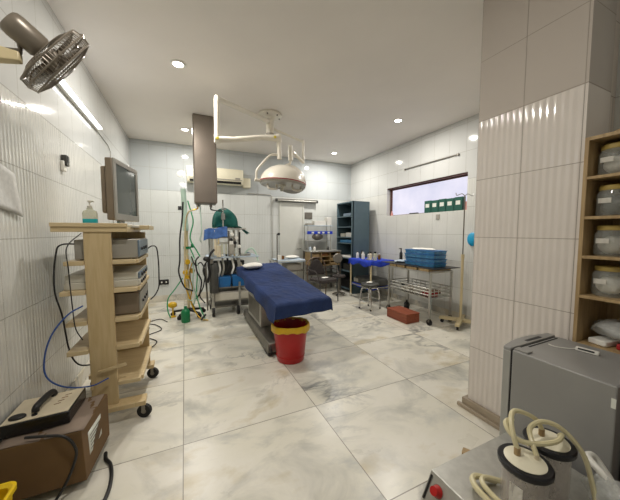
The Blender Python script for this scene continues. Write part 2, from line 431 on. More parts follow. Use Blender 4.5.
# window
wf = MB()
wf.box(XR + .09, XR + .14, WY0, WY1, WZ1 - .045, WZ1).box(XR + .09, XR + .14, WY0, WY1, WZ0, WZ0 + .02)
wf.box(XR + .09, XR + .14, WY1 - .05, WY1, WZ0 + .02, WZ1 - .045).box(XR + .09, XR + .14, WY0, WY0 + .03, WZ0 + .02, WZ1 - .045)
wfo = struct(wf.build('window_1', 'frame_wood', bevel=.003))
B(XR + .115, XR + .12, WY0 + .03, WY1 - .05, WZ0 + .02, WZ1 - .045).build('pane', 'daylight', wfo)
B(XR + .02, XR + .088, WY0 + .002, WY1 - .002, WZ1 - .022, WZ1 - .001).build('head_lining', 'frame_wood', wfo)
B(XR + .004, XR + .088, WY0 + .002, WY1 - .002, WZ0 - .0, WZ0 + .004).build('window_sill', 'white_plastic', wfo)
# white door leaf on back wall
dr = B(2.06, 2.62, YB - .022, YB, 0.0, 2.06)
dro = struct(dr.build('door_1', 'door_paint', bevel=.003))
MB().box(2.03, 2.06, YB - .035, YB, 0, 2.09).box(2.62, 2.65, YB - .035, YB, 0, 2.09).box(2.06, 2.62, YB - .035, YB, 2.06, 2.09).build('door_frame', 'door_paint', dro, bevel=.003)
MB().cyl((2.55, YB - .022, 1.0), (2.55, YB - .07, 1.0), .012).cyl((2.55, YB - .06, 1.0), (2.45, YB - .06, 1.0), .009).build('door_handle', 'chrome', dro)

# ================================================================== CEILING LIGHTS
def downlight(x, y, label, power=1.0, col=(1.0, .955, .89)):
    t = empty('downlight', (x, y, CEIL), label, 'ceiling light', 'recessed downlights in the ceiling')
    MB().lathe((x, y, CEIL), [(.05, -.001), (.078, -.001), (.078, -.006), (.07, -.011), (.052, -.008), (.05, -.001)], 32).build('trim_ring', 'white_plastic', t)
    MB().lathe((x, y, CEIL), [(.0495, -.001), (.0495, -.006), (.03, -.008), (.001, -.009)], 32).build('lens', 'lens', t)
    L = bpy.data.lights.new('downlight_lamp', 'AREA'); L.shape = 'DISK'; L.size = .09; L.energy = LAMP_W * power; L.color = col
    lo = bpy.data.objects.new('lamp_light', L); C.objects.link(lo); lo.parent = t; lo.location = (0, 0, -.012)
    return t
downlight(-.013, 3.27, 'round recessed ceiling downlight nearest the wall fan')
downlight(.056, 5.24, 'round recessed ceiling downlight just behind the tall taupe pendant column')
downlight(3.098, 3.43, 'round recessed ceiling downlight nearest the window')
downlight(3.07, 5.39, 'round recessed ceiling downlight in the far right part, above the blue-grey cabinet')
# unseen downlights added beyond the frame to brighten the near floor and column
for x, y, p in ((0.0, 1.1, .75), (1.3, -.6, .12)):
    downlight(x, y, 'unseen round ceiling downlight added to brighten the near part of the room', p)

# batten tube light on left wall
t = empty('tube_light', (XL, 3.38, 2.6), 'lit white fluorescent tube light high on the left tiled wall', 'tube light')
B(XL, XL + .03, 2.77, 3.99, 2.575, 2.625).build('batten', 'white_plastic', t, bevel=.004)
MB().cyl((XL + .048, 2.80, 2.6), (XL + .048, 3.96, 2.6), .014, n=14).build('tube', 'tube', t)
for y in (2.785, 3.975): B(XL + .03, XL + .062, y - .012, y + .012, 2.585, 2.615).build('end_cap', 'white_plastic', t)
# unlit one on back wall
t = empty('tube_light', (2.46, YB, 2.12), 'unlit grey tube light batten on the back wall above the white door', 'tube light')
B(1.93, 2.99, YB - .07, YB, 2.115, 2.175).build('batten', 'dark_steel', t, bevel=.003)
MB().cyl((1.96, YB - .09, 2.13), (2.96, YB - .09, 2.13), .016, n=12).build('tube', 'steel', t)
for x in (1.945, 2.975): B(x - .015, x + .015, YB - .11, YB - .07, 2.105, 2.165).build('end_cap', 'black', t)
tag(MB().cyl((XR - .015, 3.03, 2.63), (XR - .015, 4.2, 2.63), .009, n=10).box(XR - .03, XR, 3.025, 3.05, 2.615, 2.645).box(XR - .03, XR, 4.18, 4.2, 2.615, 2.645).build('curtain_rod', 'dark_steel'),
    'thin dark metal rod fixed to the wall above the window', 'rod')

# ================================================================== WALL FITTINGS
def plate(name, x, y, z, axis, sx, sz, d, m, label, cat):
    if axis == 'B': b = B(x - sx / 2, x + sx / 2, YB - d, YB, z - sz / 2, z + sz / 2)
    elif axis == 'L': b = B(XL, XL + d, y - sx / 2, y + sx / 2, z - sz / 2, z + sz / 2)
    else: b = B(XR - d, XR, y - sx / 2, y + sx / 2, z - sz / 2, z + sz / 2)
    return tag(b.build(name, m, bevel=.003), label, cat)
plate('wall_socket', -.069, 0, 1.884, 'B', .075, .075, .012, 'black', 'small black switch plate high on the back wall left of the hoses', 'socket')
s_ = plate('power_socket', -.40, 0, .398, 'B', .17, .10, .02, 'black', 'black double power socket low on back wall near the floor', 'socket')
for q in (-.04, .04):
    B(-.40 + q - .012, -.40 + q + .012, YB - .026, YB - .02, .385, .412).build('switch', 'white_plastic', s_)
plate('junction_box', 2.78, 0, 1.80, 'B', .20, .16, .015, 'dark_steel', 'square grey cover plate on back wall above the rack', 'cover plate')
tag(MB().lathe((-.05, YB, 2.563), [(.06, 0), (.06, .006), (.05, .01), (.001, .012)], 24, axis=(0, -1, 0)).build('round_cover', 'white_plastic'), 'round white blanking disc on back wall left of the air conditioner', 'cover plate')
plate('wall_switch', 0, 3.394, 1.659, 'R', .07, .09, .012, 'unit_grey', 'small pale switch plate on wall under the window', 'switch')
t = empty('remote_holder', (XL, 2.93, 1.90), 'small white holder with a dark-screened remote on the left wall', 'remote holder')
B(XL, XL + .025, 2.885, 2.945, 1.90, 1.98).build('holder', 'white_plastic', t, bevel=.004)
B(XL + .004, XL + .04, 2.90, 2.96, 1.945, 2.03).build('remote', 'bag_grey', t, bevel=.004)
B(XL + .04, XL + .043, 2.91, 2.95, 1.975, 2.02).build('remote_screen', 'black', t)
# papers taped on left wall
def paper(u, v):
    y = 1.80 + .40 * u + .03 * v * u; z = 1.79 - .05 * u * u - .25 * v
    return (XL + .008 + .004 * math.sin(5 * u + 3 * v) + .004 * v * u, y, z)
tag(MB().sheet(paper, 10, 8).build('notice_sheet', 'notice', solid=.002), 'curling white paper notice taped to left wall', 'paper')
# cable from tube light
tag(MB().tube([(XL + .006, 4.0, 2.58), (XL + .006, 4.5, 2.55), (XL + .006, 4.62, 2.5), (XL + .006, 4.62, 2.0), (XL + .006, 4.60, 1.2)], .004, 6).build('wall_cable', 'unit_grey'), 'thin grey cable running down the left wall from the tube light', 'cable')
tag(MB().tube([(1.3, YB - .016, 2.25), (1.80, YB - .016, 2.25), (1.85, YB - .016, 2.22), (1.85, YB - .016, .75)], .007, 8).build('conduit_pipe', 'unit_grey'), 'thin grey pipe bending down back wall left of the door', 'pipe')

# air conditioner
t = empty('air_conditioner', (.63, YB, 2.38), 'cream split air conditioner on back wall behind the pendant column', 'air conditioner')
prof = [(5.93, 2.47), (5.935, 2.66), (5.97, 2.715), (6.15, 2.715), (6.15, 2.40), (6.02, 2.385), (5.96, 2.41)]
MB().rings([[(x, y, z) for y, z in prof] for x in (.07, 1.17)]).build('casing', 'ac', t, bevel=.006)
B(.10, 1.14, 5.922, 5.932, 2.475, 2.49).build('front_line', 'unit_grey', t)
MB().obox((.62, 5.952, 2.432), (1.0, .012, .05), rx=.35).build('outlet_flap', 'black', t)
B(1.0, 1.1, 5.924, 5.934, 2.5, 2.53).build('badge', 'unit_grey', t)
t2 = B(1.175, 1.34, 6.01, YB, 2.36, 2.56).build('pipe_box', 'ac', bevel=.01); tag(t2, 'cream pipe cover box at the right end of the air conditioner', 'cover box')

# ================================================================== WALL FAN
fc = Vector((-.58, 1.89, 2.28)); ax = Vector((.72, .42, -.55)).normalized()
t = empty('wall_fan', (XL, 2.0, 2.2), 'grey wall-mounted fan with caged silver blades and cylindrical motor', 'fan')
e1 = ax.orthogonal().normalized(); e2 = ax.cross(e1)
def ringp(r, h, n=40): return [fc + ax * h + (e1 * math.cos(2 * PI * k / n) + e2 * math.sin(2 * PI * k / n)) * r for k in range(n)]
R_ = .192
cage = MB()
for h, r in ((0, R_), (.036, R_ * .95), (-.036, R_ * .95)): cage.tube(ringp(r, h), .0042, 6, closed=True)
for h, r in ((.054, .12), (-.054, .12)): cage.tube(ringp(r, h), .0028, 5, closed=True)
for k in range(64):
    a = 2 * PI * k / 64; d = e1 * math.cos(a) + e2 * math.sin(a)
    cage.tube([fc + ax * .060 + d * .045, fc + ax * .054 + d * .12, fc + ax * .036 + d * R_ * .95, fc + d * R_, fc - ax * .036 + d * R_ * .95, fc - ax * .054 + d * .12, fc - ax * .06 + d * .05], .0019, 4)
cage.build('cage', 'fan_metal', t)
for k in range(6):
    a = 2 * PI * k / 6 + .3; d = e1 * math.cos(a) + e2 * math.sin(a)
    MB().obox(fc + d * R_, (.012, .012, .02)).build('cage_clip', 'fan_metal', t)
MB().lathe(fc, [(.001, .066), (.035, .065), (.045, .060), (.045, .055), (.001, .054)], 24, axis=ax).build('front_badge', 'bezel', t)
MB().lathe(fc, [(.001, .035), (.04, .03), (.045, .015), (.045, -.04), (.001, -.04)], 24, axis=ax).build('blade_hub', 'fan_metal', t)
for q in range(3):
    def blade(u, v, q=q):
        a = 2 * PI * q / 3 + (-.5 + u) * (1.35 + .3 * v); r = .045 + .125 * v * (1 - .12 * (2 * u - 1) ** 2)
        d = e1 * math.cos(a) + e2 * math.sin(a)
        return fc + d * r + ax * ((u - .5) * .05)
    MB().sheet(blade, 12, 6).build('blade', 'fan_blade', t, solid=.003)
MB().lathe(fc, [(.001, -.205), (.044, -.202), (.054, -.192), (.058, -.17), (.058, -.075), (.05, -.062), (.001, -.06)], 32, axis=ax).build('motor', 'fan_metal', t)
jt = fc - ax * .10 + Vector((-.05, .0, -.06))
wp = Vector((XL + .02, jt.y + .0, jt.z - .03))
MB().tube([jt + Vector((.0, 0, .05)), jt, wp], .014, 10).build('swivel', 'fan_metal', t)
br = MB(); br.hexa([(XL, wp.y - .035, wp.z - .05), (XL + .20, wp.y - .02, wp.z - .022), (XL + .20, wp.y + .02, wp.z - .022), (XL, wp.y + .035, wp.z - .05)],
                   [(XL, wp.y - .035, wp.z + .045), (XL + .20, wp.y - .02, wp.z + .022), (XL + .20, wp.y + .02, wp.z + .022), (XL, wp.y + .035, wp.z + .045)])
br.build('bracket', 'beige_pole', t, bevel=.006)

# ================================================================== PENDANT COLUMN
t = empty('ceiling_pendant', (.315, 4.62, CEIL), 'tall taupe metal gas pendant column hanging from the ceiling', 'ceiling pendant')
B(.15, .48, 4.48, 4.74, 1.84, CEIL - .001).build('housing', 'pendant', t, bevel=.018, seg=3)
B(.395, .399, 4.4775, 4.482, 1.86, CEIL - .03).build('seam', 'dark_steel', t)
B(.17, .46, 4.50, 4.72, 1.83, 1.84).build('bottom_plate', 'dark_steel', t)
for x in (.20, .39):
    g = MB().cyl((x, 4.6, 1.84), (x, 4.6, 1.79), .022, n=14).build('gas_outlet', 'dark_steel', t)
MB().tube([(.39, 4.6, 1.79), (.39, 4.6, 1.755), (.47, 4.6, 1.74), (.56, 4.62, 1.735)], .010, 8, smooth=4).build('outlet_elbow', 'black', t)
MB().tube([(.20, 4.6, 1.79), (.19, 4.6, 1.76), (.13, 4.6, 1.74)], .011, 8, smooth=4).build('outlet_elbow', 'brass', t)

# ================================================================== SURGICAL LIGHT
t = empty('surgical_light', (1.2, 4.04, CEIL), 'cream ceiling-mounted surgical light with jointed arms and dome heads', 'surgical light')
MB().lathe((1.2, 4.04, CEIL), [(.165, -.001), (.175, -.02), (.175, -.035), (.14, -.05), (.075, -.055), (.07, -.09), (.001, -.09)], 36).build('ceiling_plate', 'white_metal', t)
for k in range(6):
    a = k * PI / 3
    MB().cyl((1.2 + .145 * math.cos(a), 4.04 + .145 * math.sin(a), CEIL - .035), (1.2 + .145 * math.cos(a), 4.04 + .145 * math.sin(a), CEIL - .06), .010, n=8).build('bolt', 'dark_steel', t)
MB().cyl((1.2, 4.04, CEIL - .03), (1.2, 4.04, 2.86), .058, n=24).build('spindle', 'white_metal', t)
MB().cyl((1.2, 4.04, 2.86), (1.2, 4.04, 2.80), .062, n=24).build('spindle_collar', 'unit_grey', t)
MB().cyl((1.2, 4.04, 3.03), (.39, 3.4, 2.93), .034, .03, n=14).build('upper_arm', 'white_metal', t)
MB().tube([(.385, 3.4, 2.955), (.38, 3.4, 2.92), (.375, 3.4, 2.50)], .032, 14).lathe((.385, 3.4, 2.925), [(.001, .04), (.03, .035), (.034, .0), (.03, -.03)], 16).build('drop_tube', 'white_metal', t)
J1 = Vector((.375, 3.4, 2.475)); J2 = Vector((1.06, 3.4, 2.585))
MB().tube([J1 + Vector((-.03, 0, 0)), J1 + Vector((.04, 0, .004)), J1 + Vector((.24, 0, .028))], (.045, .03), 16).cyl(J1 - Vector((0, 0, .045)), J1 + Vector((0, 0, .05)), .036, n=16).build('elbow_joint', 'white_metal', t, bevel=.004)
MB().cyl(J1 + Vector((.2, 0, .025)), J2 - Vector((.17, 0, .02)), .033, n=14).build('spring_arm', 'white_metal', t)
MB().cyl(J2 - Vector((.19, 0, .022)), J2 + Vector((.05, 0, .005)), .03, .045, n=16).lathe(J2 + Vector((.06, 0, 0)), [(.001, .055), (.03, .05), (.042, .02), (.042, -.045), (.001, -.05)], 16).build('elbow_joint', 'white_metal', t)
for J in (J1, J2):
    MB().lathe(J + Vector((.0, -.046, .0)), [(.001, .004), (.017, .003), (.017, -.004)], 16, axis=(0, -1, 0)).build('warning_sticker', 'sticker', t)
MB().tube([J2 + Vector((.06, 0, 0)), J2 + Vector((.065, 0, -.06)), (1.13, 3.4, 2.36), (1.13, 3.4, 2.33)], .03, 14).build('lamp_stem', 'white_metal', t)
lc = Vector((1.175, 3.42, 2.03))
MB().tube([(1.13, 3.4, 2.385), (1.06, 3.4, 2.38), (1.0, 3.4, 2.36), (.90, 3.4, 2.25), (.84, 3.4, 2.17), (.83, 3.4, 2.13), (.83, 3.41, 2.05)], .014, 10, smooth=4).build('yoke', 'white_metal', t)
def dome(c, r, tilt, back=0.0):
    a = Vector((math.sin(tilt), back, math.cos(tilt))).normalized()
    d = MB().lathe(c, [(r * .999, -.005), (r, .0), (r * .99, .02), (r * .93, .075), (r * .80, .13), (r * .60, .18), (r * .35, .215), (r * .15, .23), (.001, .232)], 48, axis=a).build('lamp_dome', 'white_metal', t)
    MB().lathe(c, [(r * .985, .008), (r * 1.008, .008), (r * 1.008, -.003), (r * .985, -.003)], 48, axis=a).build('rim_band', 'red_band', d)
    MB().lathe(c, [(r * .98, -.004), (r * .94, -.03), (r * .55, -.012), (r * .2, -.02), (.001, -.02)], 48, axis=a).build('reflector', 'bezel', d)
    MB().lathe(c, [(.05, -.02), (.045, -.04), (.022, -.05), (.022, -.10), (.001, -.10)], 20, axis=a).build('centre_handle', 'unit_cream', d)
    for s in (-1, 1):
        MB().tube([c + Vector((s * r * .55 - .05, -.05, -.03)), c + Vector((s * r * .55 - .04, -.08, -.085)), c + Vector((s * r * .55 + .06, -.08, -.085)), c + Vector((s * r * .55 + .07, -.05, -.03))], .014, 8, smooth=3).build('handle', 'white_metal', d)
dome(lc, .30, .07)
MB().cyl((.81, 3.41, 2.05), (.885, 3.41, 2.045), .02, n=12).build('yoke_pivot', 'white_metal', t)
# second set of arms and the smaller dome behind
MB().cyl((1.2, 4.04, 2.95), (1.72, 4.0, 2.80), .018, .016, n=12).build('upper_arm', 'white_metal', t)
MB().cyl((1.72, 4.0, 2.83), (1.72, 4.0, 2.47), .022, n=12).build('drop_tube', 'white_metal', t)
MB().cyl((1.72, 4.0, 2.49), (1.50, 3.9, 2.60), .024, n=12).build('spring_arm', 'white_metal', t)
MB().cyl((1.47, 3.9, 2.68), (1.47, 3.9, 2.47), .036, n=14).build('lamp_stem', 'white_metal', t)
MB().tube([(1.47, 3.9, 2.48), (1.46, 3.9, 2.42), (1.40, 3.9, 2.39), (1.37, 3.90, 2.36)], .018, 10, smooth=4).build('yoke', 'white_metal', t)
dome(Vector((1.44, 3.92, 2.16)), .27, .45, .35)

# ================================================================== OPERATING TABLE
t = empty('operating_table', (1.02, 3.5, 0), 'stainless steel operating table on a pedestal, covered by a navy drape', 'operating table')
MB().hexa([(.80, 2.88, .05), (1.22, 2.88, .05), (1.24, 4.44, .05), (.83, 4.44, .05)], [(.82, 2.90, .15), (1.20, 2.90, .15), (1.22, 4.42, .15), (.85, 4.42, .15)]).build('base', 'dark_steel', t, bevel=.01)
for x, y in ((.84, 2.92), (1.18, 2.92), (.87, 4.38), (1.19, 4.38)):
    MB().cyl((x - .018, y, .033), (x + .018, y, .033), .033, n=16).box(x - .022, x + .022, y - .015, y + .015, .033, .06).build('castor', 'rubber', t)
B(.87, 1.17, 3.45, 4.2, .15, .50).build('pedestal', 'steel', t, bevel=.01)
B(.868, .869, 3.5, 4.15, .2, .46).build('inspection_panel', 'dark_steel', t)
B(.93, 1.11, 3.55, 4.05, .50, .71).build('lift_column', 'chrome', t, bevel=.005)
def tabz(y): return .665 + (y - 2.6) * .115
mb = MB(); mb.hexa([(.84, 2.62, tabz(2.62) - .06), (1.44, 2.68, tabz(2.65) - .06), (1.41, 4.43, tabz(4.4) - .06), (.75, 4.15, tabz(4.15) - .06)],
                   [(.84, 2.62, tabz(2.62) - .012), (1.44, 2.68, tabz(2.65) - .012), (1.41, 4.43, tabz(4.4) - .012), (.75, 4.15, tabz(4.15) - .012)])
mb.build('table_top', 'navy2', t, bevel=.02)
MB().box(.88, 1.2, 2.85, 4.1, .655, .68, ).build('side_rail_frame', 'steel', t)
MB().tube([(.84, 2.90, .11), (.84, 2.865, .10), (.84, 2.85, .06)], .012, 8).build('brake_pedal', 'black', t)
NL, NR, FL, FR = Vector((.825, 2.60, 0)), Vector((1.465, 2.66, 0)), Vector((.73, 4.30, 0)), Vector((1.43, 4.46, 0))
def drape(u, v):
    ou, ov = .22, .115          # excess in u (width), v (length)
    U = -ou + u * (1 + 2 * ou); Vv = -ov + v * (1 + ov)
    cu = min(1, max(0, U)); cv = min(1, max(0, Vv))
    eu = (abs(U - cu)) * .70; ev = abs(Vv - cv) * 1.25
    p = NL.lerp(NR, cu).lerp(FL.lerp(FR, cu), cv)
    z = tabz(p.y)
    e = max(eu, ev) if (eu > 0 and ev > 0) else eu + ev
    r = .015
    if U < 0: p.x -= r * min(1, eu / .02) + eu * .10 * (1 + math.sin(cv * 23))
    if U > 1: p.x += r * min(1, eu / .02) + eu * .10 * (1 + math.sin(cv * 19))
    if Vv < 0: p.y -= r * min(1, ev / .02) + ev * .06 * math.sin(cu * 17) + ev * .05
    drop = e
    wr = 0
    if e == 0:
        n1 = noise.noise(Vector((cu * 2.2 + 3, cv * 7 - cu * 1.5, 1.3))); n2 = noise.noise(Vector((cu * 5, cv * 17 + cu * 6, 7.7)))
        wr = .004 + .011 * n1 + .012 * max(0, .25 - abs(n2)) * 2 + .004 * noise.noise(Vector((cu * 14, cv * 26, 2)))
        wr *= min(1, 8 * min(cu, 1 - cu) + .3)
    edge = min(cu, 1 - cu, cv + .02) * 14
    if U < 0 and Vv > 0: drop *= (1.25 - .75 * cv + .10 * math.sin(cv * 14))
    p.z = z + wr - drop
    return p
tag(MB().sheet(drape, 70, 130).build('table_drape', 'navy', solid=.004, sub=0), 'creased navy blue cotton sheet draped over the operating table', 'sheet')
# ring pillow
tag(MB().ell((.93, 4.10, tabz(4.10) + .056), (.16, .115, .044), 28, 12, rz=.35, wob=.06).build('head_pillow', 'white_cloth'), 'small oval white pillow at the head end of the navy sheet', 'pillow')

# ================================================================== RED BUCKET
bx, by = 1.03, 2.76
t = empty('waste_bucket', (bx, by, 0), 'red plastic waste bucket with yellow liner below the foot of the operating table', 'bucket')
MB().lathe((bx, by, 0), [(.001, .0), (.142, .0), (.149, .01), (.190, .375), (.198, .38), (.198, .395), (.186, .395), (.180, .375), (.141, .02), (.001, .018)], 40).build('bucket_body', 'red', t)
def liner(u, v):
    a = 2 * PI * u
    prof = [(.172, .25), (.181, .38), (.193, .410), (.208, .408), (.211, .375), (.210, .345)]
    k = v * (len(prof) - 1); i = min(int(k), len(prof) - 2); f = k - i
    r = prof[i][0] + (prof[i + 1][0] - prof[i][0]) * f; z = prof[i][1] + (prof[i + 1][1] - prof[i][1]) * f
    r += .003 * math.sin(11 * a) * v + .002 * math.sin(27 * a + 1) * v; z += (.010 * math.sin(3 * a + 1) + .004 * math.sin(13 * a)) * (v ** 2)
    return (bx + r * math.cos(a), by + r * math.sin(a), z)
MB().sheet(liner, 96, 14).build('bin_liner', 'yellow', t, solid=.0015)
MB().lathe((bx, by, 0), [(.152, .06), (.158, .06), (.158, .07), (.154, .07)], 40).build('moulded_ring', 'red', t)

# ================================================================== ENDOSCOPY TROLLEY
t = empty('equipment_trolley', (-.53, 2.66, 0), 'tall pale wooden equipment trolley with shelves on black castors', 'trolley')
B(-.633, -.475, 2.345, 2.37, .14, 1.40).build('side_panel', 'cream_wood', t, bevel=.003)
B(-.633, -.335, 2.96, 2.985, .14, 1.40).build('side_panel', 'cream_wood', t, bevel=.003)
SHZ = [1.20, .995, .78, .575, .31]
for i, z in enumerate(SHZ):
    x0 = (-.745, -.775, -.75, -.755, -.62)[i]
    m_ = MB()
    m_.box(x0, -.315, 2.371, 2.959, z - .03, z)
    m_.box(x0, -.635, 2.335, 2.371, z - .03, z).box(-.473, -.33, 2.335, 2.371, z - .03, z)
    m_.build('shelf', 'cream_shelf', t, bevel=.003)
MB().box(-.80, -.375, 2.335, 2.985, 1.40, 1.435).box(-.80, -.375, 2.325, 2.36, 1.435, 1.462).build('top_board', 'cream_shelf', t, bevel=.003)
B(-.375, -.265, 2.62, 2.985, 1.42, 1.455).build('top_board_extension', 'cream_shelf', t, bevel=.003)
for y in (2.36, 2.97):
    B(-.80, -.30, y - .06, y + .05, .105, .14).build('foot', 'cream_wood', t, bevel=.004)
    for x in (-.325, -.76):
        c = MB().cyl((x, y - .02, .105), (x, y - .02, .085), .012, n=10); c.box(x - .006, x + .018, y - .05, y - .046, .045, .10).box(x - .006, x + .018, y - .012, y - .008, .045, .10).box(x - .006, x + .018, y - .05, y - .008, .098, .103)
        co = c.build('castor_fork', 'dark_steel', t)
        wd = Vector((.35, 1, 0)).normalized() * .014
        MB().cyl(Vector((x + .012, y - .03, .049)) - wd, Vector((x + .012, y - .03, .049)) + wd, .049, n=26).build('castor_wheel', 'rubber', co)
        MB().cyl(Vector((x + .012, y - .03, .049)) - wd * 1.15, Vector((x + .012, y - .03, .049)) + wd * 1.15, .018, n=16).build('wheel_cap', 'dark_steel', co)
MB().obox((-.50, 2.331, .42), (.17, .012, .02), ry=-.18).build('tape_strap', 'cream_shelf', t)

def unit(x0, x1, y0, y1, z0, z1, label, m='unit_grey', front='unit_front', feet=True):
    e = empty('medical_unit', ((x0 + x1) / 2, (y0 + y1) / 2, z0), label, 'equipment', 'electronic units on the wooden trolley')
    h0 = z0 + (.006 if feet else 0)
    B(x0, x1, y0, y1, h0, z1).build('casing', m, e, bevel=.005)
    B(x1, x1 + .012, y0 + .008, y1 - .008, h0 + .006, z1 - .006).build('front_panel', front, e, bevel=.003)
    for k in range(3):
        yy = y0 + (y1 - y0) * (.2 + .22 * k)
        MB().cyl((x1 + .012, yy, (z0 + z1) / 2), (x1 + .024, yy, (z0 + z1) / 2), .012, n=14).build('knob', 'black', e)
    B(x1 + .012, x1 + .014, y0 + (y1 - y0) * .76, y0 + (y1 - y0) * .93, (z0 + z1) / 2 - .012, (z0 + z1) / 2 + .014).build('display', 'black', e)
    if feet:
        for a in (x0 + .03, x1 - .03):
            for b in (y0 + .03, y1 - .03): MB().cyl((a, b, z0), (a, b, h0), .01, n=8).build('rubber_foot', 'rubber', e)
    return e
unit(-.70, -.325, 2.40, 2.93, 1.20, 1.345, 'grey electronic unit on the topmost shelf of the wooden trolley')
unit(-.765, -.33, 2.385, 2.80, .995, 1.045, 'flat off-white lower unit on the second shelf, bottom of its stack', 'unit_cream', 'unit_cream', False)
unit(-.76, -.33, 2.40, 2.90, 1.045, 1.10, 'flat off-white upper unit on the second trolley shelf, on top of its stack', 'unit_cream', 'unit_front', False)
unit(-.60, -.33, 2.40, 2.88, .78, .945, 'taller grey-beige unit on the third shelf of the wooden trolley', 'monitor', 'unit_grey')

# monitor
t = empty('monitor', (-.50, 2.66, 1.435), 'grey-beige flat monitor on top of the wooden trolley, turned to the right', 'monitor')
d = Vector((math.sin(math.radians(11)), math.cos(math.radians(11)), 0)); nrm = Vector((d.y, -d.x, 0)); up = Vector((0, 0, 1))
o0 = Vector((-.468, 2.45, 1.49))
def mbox(a0, a1, b0, b1, z0, z1):   # a along screen, b along normal
    q = [o0 + d * a + nrm * b + up * z for z in (z0, z1) for a, b in ((a0, b0), (a1, b0), (a1, b1), (a0, b1))]
    return MB().hexa(q[:4], q[4:])
mbox(0, .46, -.05, 0, 0, .455).build('casing', 'monitor', t, bevel=.008)
mbox(.03, .43, -.095, -.051, .05, .40).build('back_housing', 'monitor', t, bevel=.015)
fr = MB()
for a0, a1, z0, z1 in ((0, .46, .42, .455), (0, .46, 0, .05), (0, .035, .05, .42), (.425, .46, .05, .42)):
    q = [o0 + d * a + nrm * b + up * z for z in (z0, z1) for a, b in ((a0, 0), (a1, 0), (a1, .012), (a0, .012))]; fr.hexa(q[:4], q[4:])
fr.build('bezel', 'bezel', t, bevel=.002)
mbox(.035, .425, .001, .004, .05, .42).build('screen', 'screen', t)
mbox(.08, .38, -.11, .05, -.055, -.04).build('foot_plate', 'bezel', t, bevel=.004)
mbox(.19, .27, -.06, -.035, -.04, .06).build('stand_neck', 'bezel', t)
mbox(.05, .33, .05, .10, -.055, -.035).build('cable_cover', 'unit_cream', t, bevel=.006)

# sanitizer
sx, sy, sz = -.605, 2.42, 1.4352
t = empty('sanitizer_bottle', (sx, sy, sz), 'pump bottle of turquoise hand sanitizer on the wooden trolley top', 'bottle')
MB().rings([rrect(sx, sy, .041 * k, .026 * k, .012, sz + z) for z, k in ((0, .92), (.006, 1), (.058, 1))]).build('gel', 'sanitizer', t)
MB().rings([rrect(sx, sy, .041 * k, .026 * k, .012 * k, sz + z) for z, k in ((.058, 1), (.098, 1), (.113, .88), (.123, .45), (.135, .4))]).build('bottle_shoulder', 'bottle_clear', t)
MB().lathe((sx, sy, sz), [(.015, .133), (.015, .15), (.005, .152), (.005, .180), (.001, .180)], 18).box(sx - .010, sx + .024, sy - .007, sy + .007, sz + .175, sz + .187).build('pump', 'unit_cream', t, bevel=.002)

# trolley cables and hoses
def cable(name, pts, r, m, label, cat='cable', sub=8, grp=None):
    return tag(MB().tube(pts, r, 8, smooth=sub).build(name, m), label, cat, grp)
cable('blue_hose', [(-.64, 2.3, .9), (-.72, 2.29, .85), (-.80, 2.28, .74), (-.845, 2.28, .60), (-.845, 2.28, .46), (-.76, 2.28, .37), (-.62, 2.29, .335), (-.52, 2.31, .36)], .005, 'blue_hose', 'blue hose looping out on the left side of the wooden trolley', 'hose')
cable('power_cable', [(-.70, 2.66, 1.30), (-.80, 2.52, 1.31), (-.82, 2.46, 1.24), (-.835, 2.45, 1.0), (-.80, 2.45, .8), (-.78, 2.47, .55), (-.74, 2.5, .42), (-.64, 2.5, .40)], .0055, 'black', 'black cable hanging down the left side of the wooden trolley')
cable('signal_cable', [(-.72, 2.63, 1.42 - .03), (-.71, 2.31, 1.30), (-.71, 2.312, 1.15), (-.70, 2.31, .9), (-.69, 2.31, .75), (-.655, 2.31, .66)], .0035, 'black', 'thin black cable hanging in front of the left shelf ends of the trolley')
cable('front_cable', [(-.33, 3.02, 1.24), (-.29, 3.05, 1.265), (-.255, 3.08, 1.24), (-.245, 3.1, 1.1), (-.245, 3.1, .95), (-.25, 3.1, .85), (-.28, 3.08, .78), (-.32, 3.05, .74)], .006, 'black', 'black cable looping down right of the trolley shelves')
cable('floor_cable', [(-.42, 3.65, .008), (-.36, 3.9, .008), (-.50, 4.15, .008), (-.34, 4.35, .008), (-.42, 4.6, .008), (-.55, 4.75, .008), (-.40, 4.9, .008), (-.28, 4.7, .008)], .006, 'black', 'tangled black cable on the marble floor behind the trolley')
cable('coiled_cable', [(-.62, 3.9, .2), (-.55, 3.95, .05), (-.48, 4.1, .010), (-.60, 4.3, .010), (-.5, 4.5, .010), (-.6, 4.4, .012), (-.66, 4.1, .014)], .007, 'black', 'looped black lead on the floor close to the left wall')

# ================================================================== CARDBOARD BOX, DOLLY AND CASE
t = empty('castor_dolly', (-.68, 2.05, 0), 'low black castor dolly carrying the cardboard box', 'dolly')
B(-.84, -.54, 1.83, 2.11, .034, .0495).build('deck', 'black', t)
for x in (-.80, -.56):
    for y in (1.86, 2.08): MB().cyl((x - .012, y, .017), (x + .012, y, .017), .017, n=16).box(x - .014, x + .014, y - .01, y + .01, .017, .035).build('castor', 'rubber', t)
t = empty('cardboard_box', (-.69, 1.96, .05), 'large brown cardboard box with taped flaps beside the wooden trolley', 'box')
c0, c1 = Vector((-.875, 1.78, .05)), Vector((-.52, 1.78, .05)); c2, c3 = Vector((-.492, 2.14, .05)), Vector((-.875, 2.14, .05)); hgt = Vector((0, 0, .284))
MB().hexa([c0, c1, c2, c3], [c0 + hgt, c1 + hgt + Vector((-.012, 0, 0)), c2 + hgt + Vector((-.0, 0, 0)), c3 + hgt]).build('carton', 'cardboard', t, bevel=.003)
def flap(u, v): return (-.873 + .350 * u + .014 * v, 1.783 + .354 * v, .3355 + .004 * math.sin(9 * u + 4 * v) + .002)
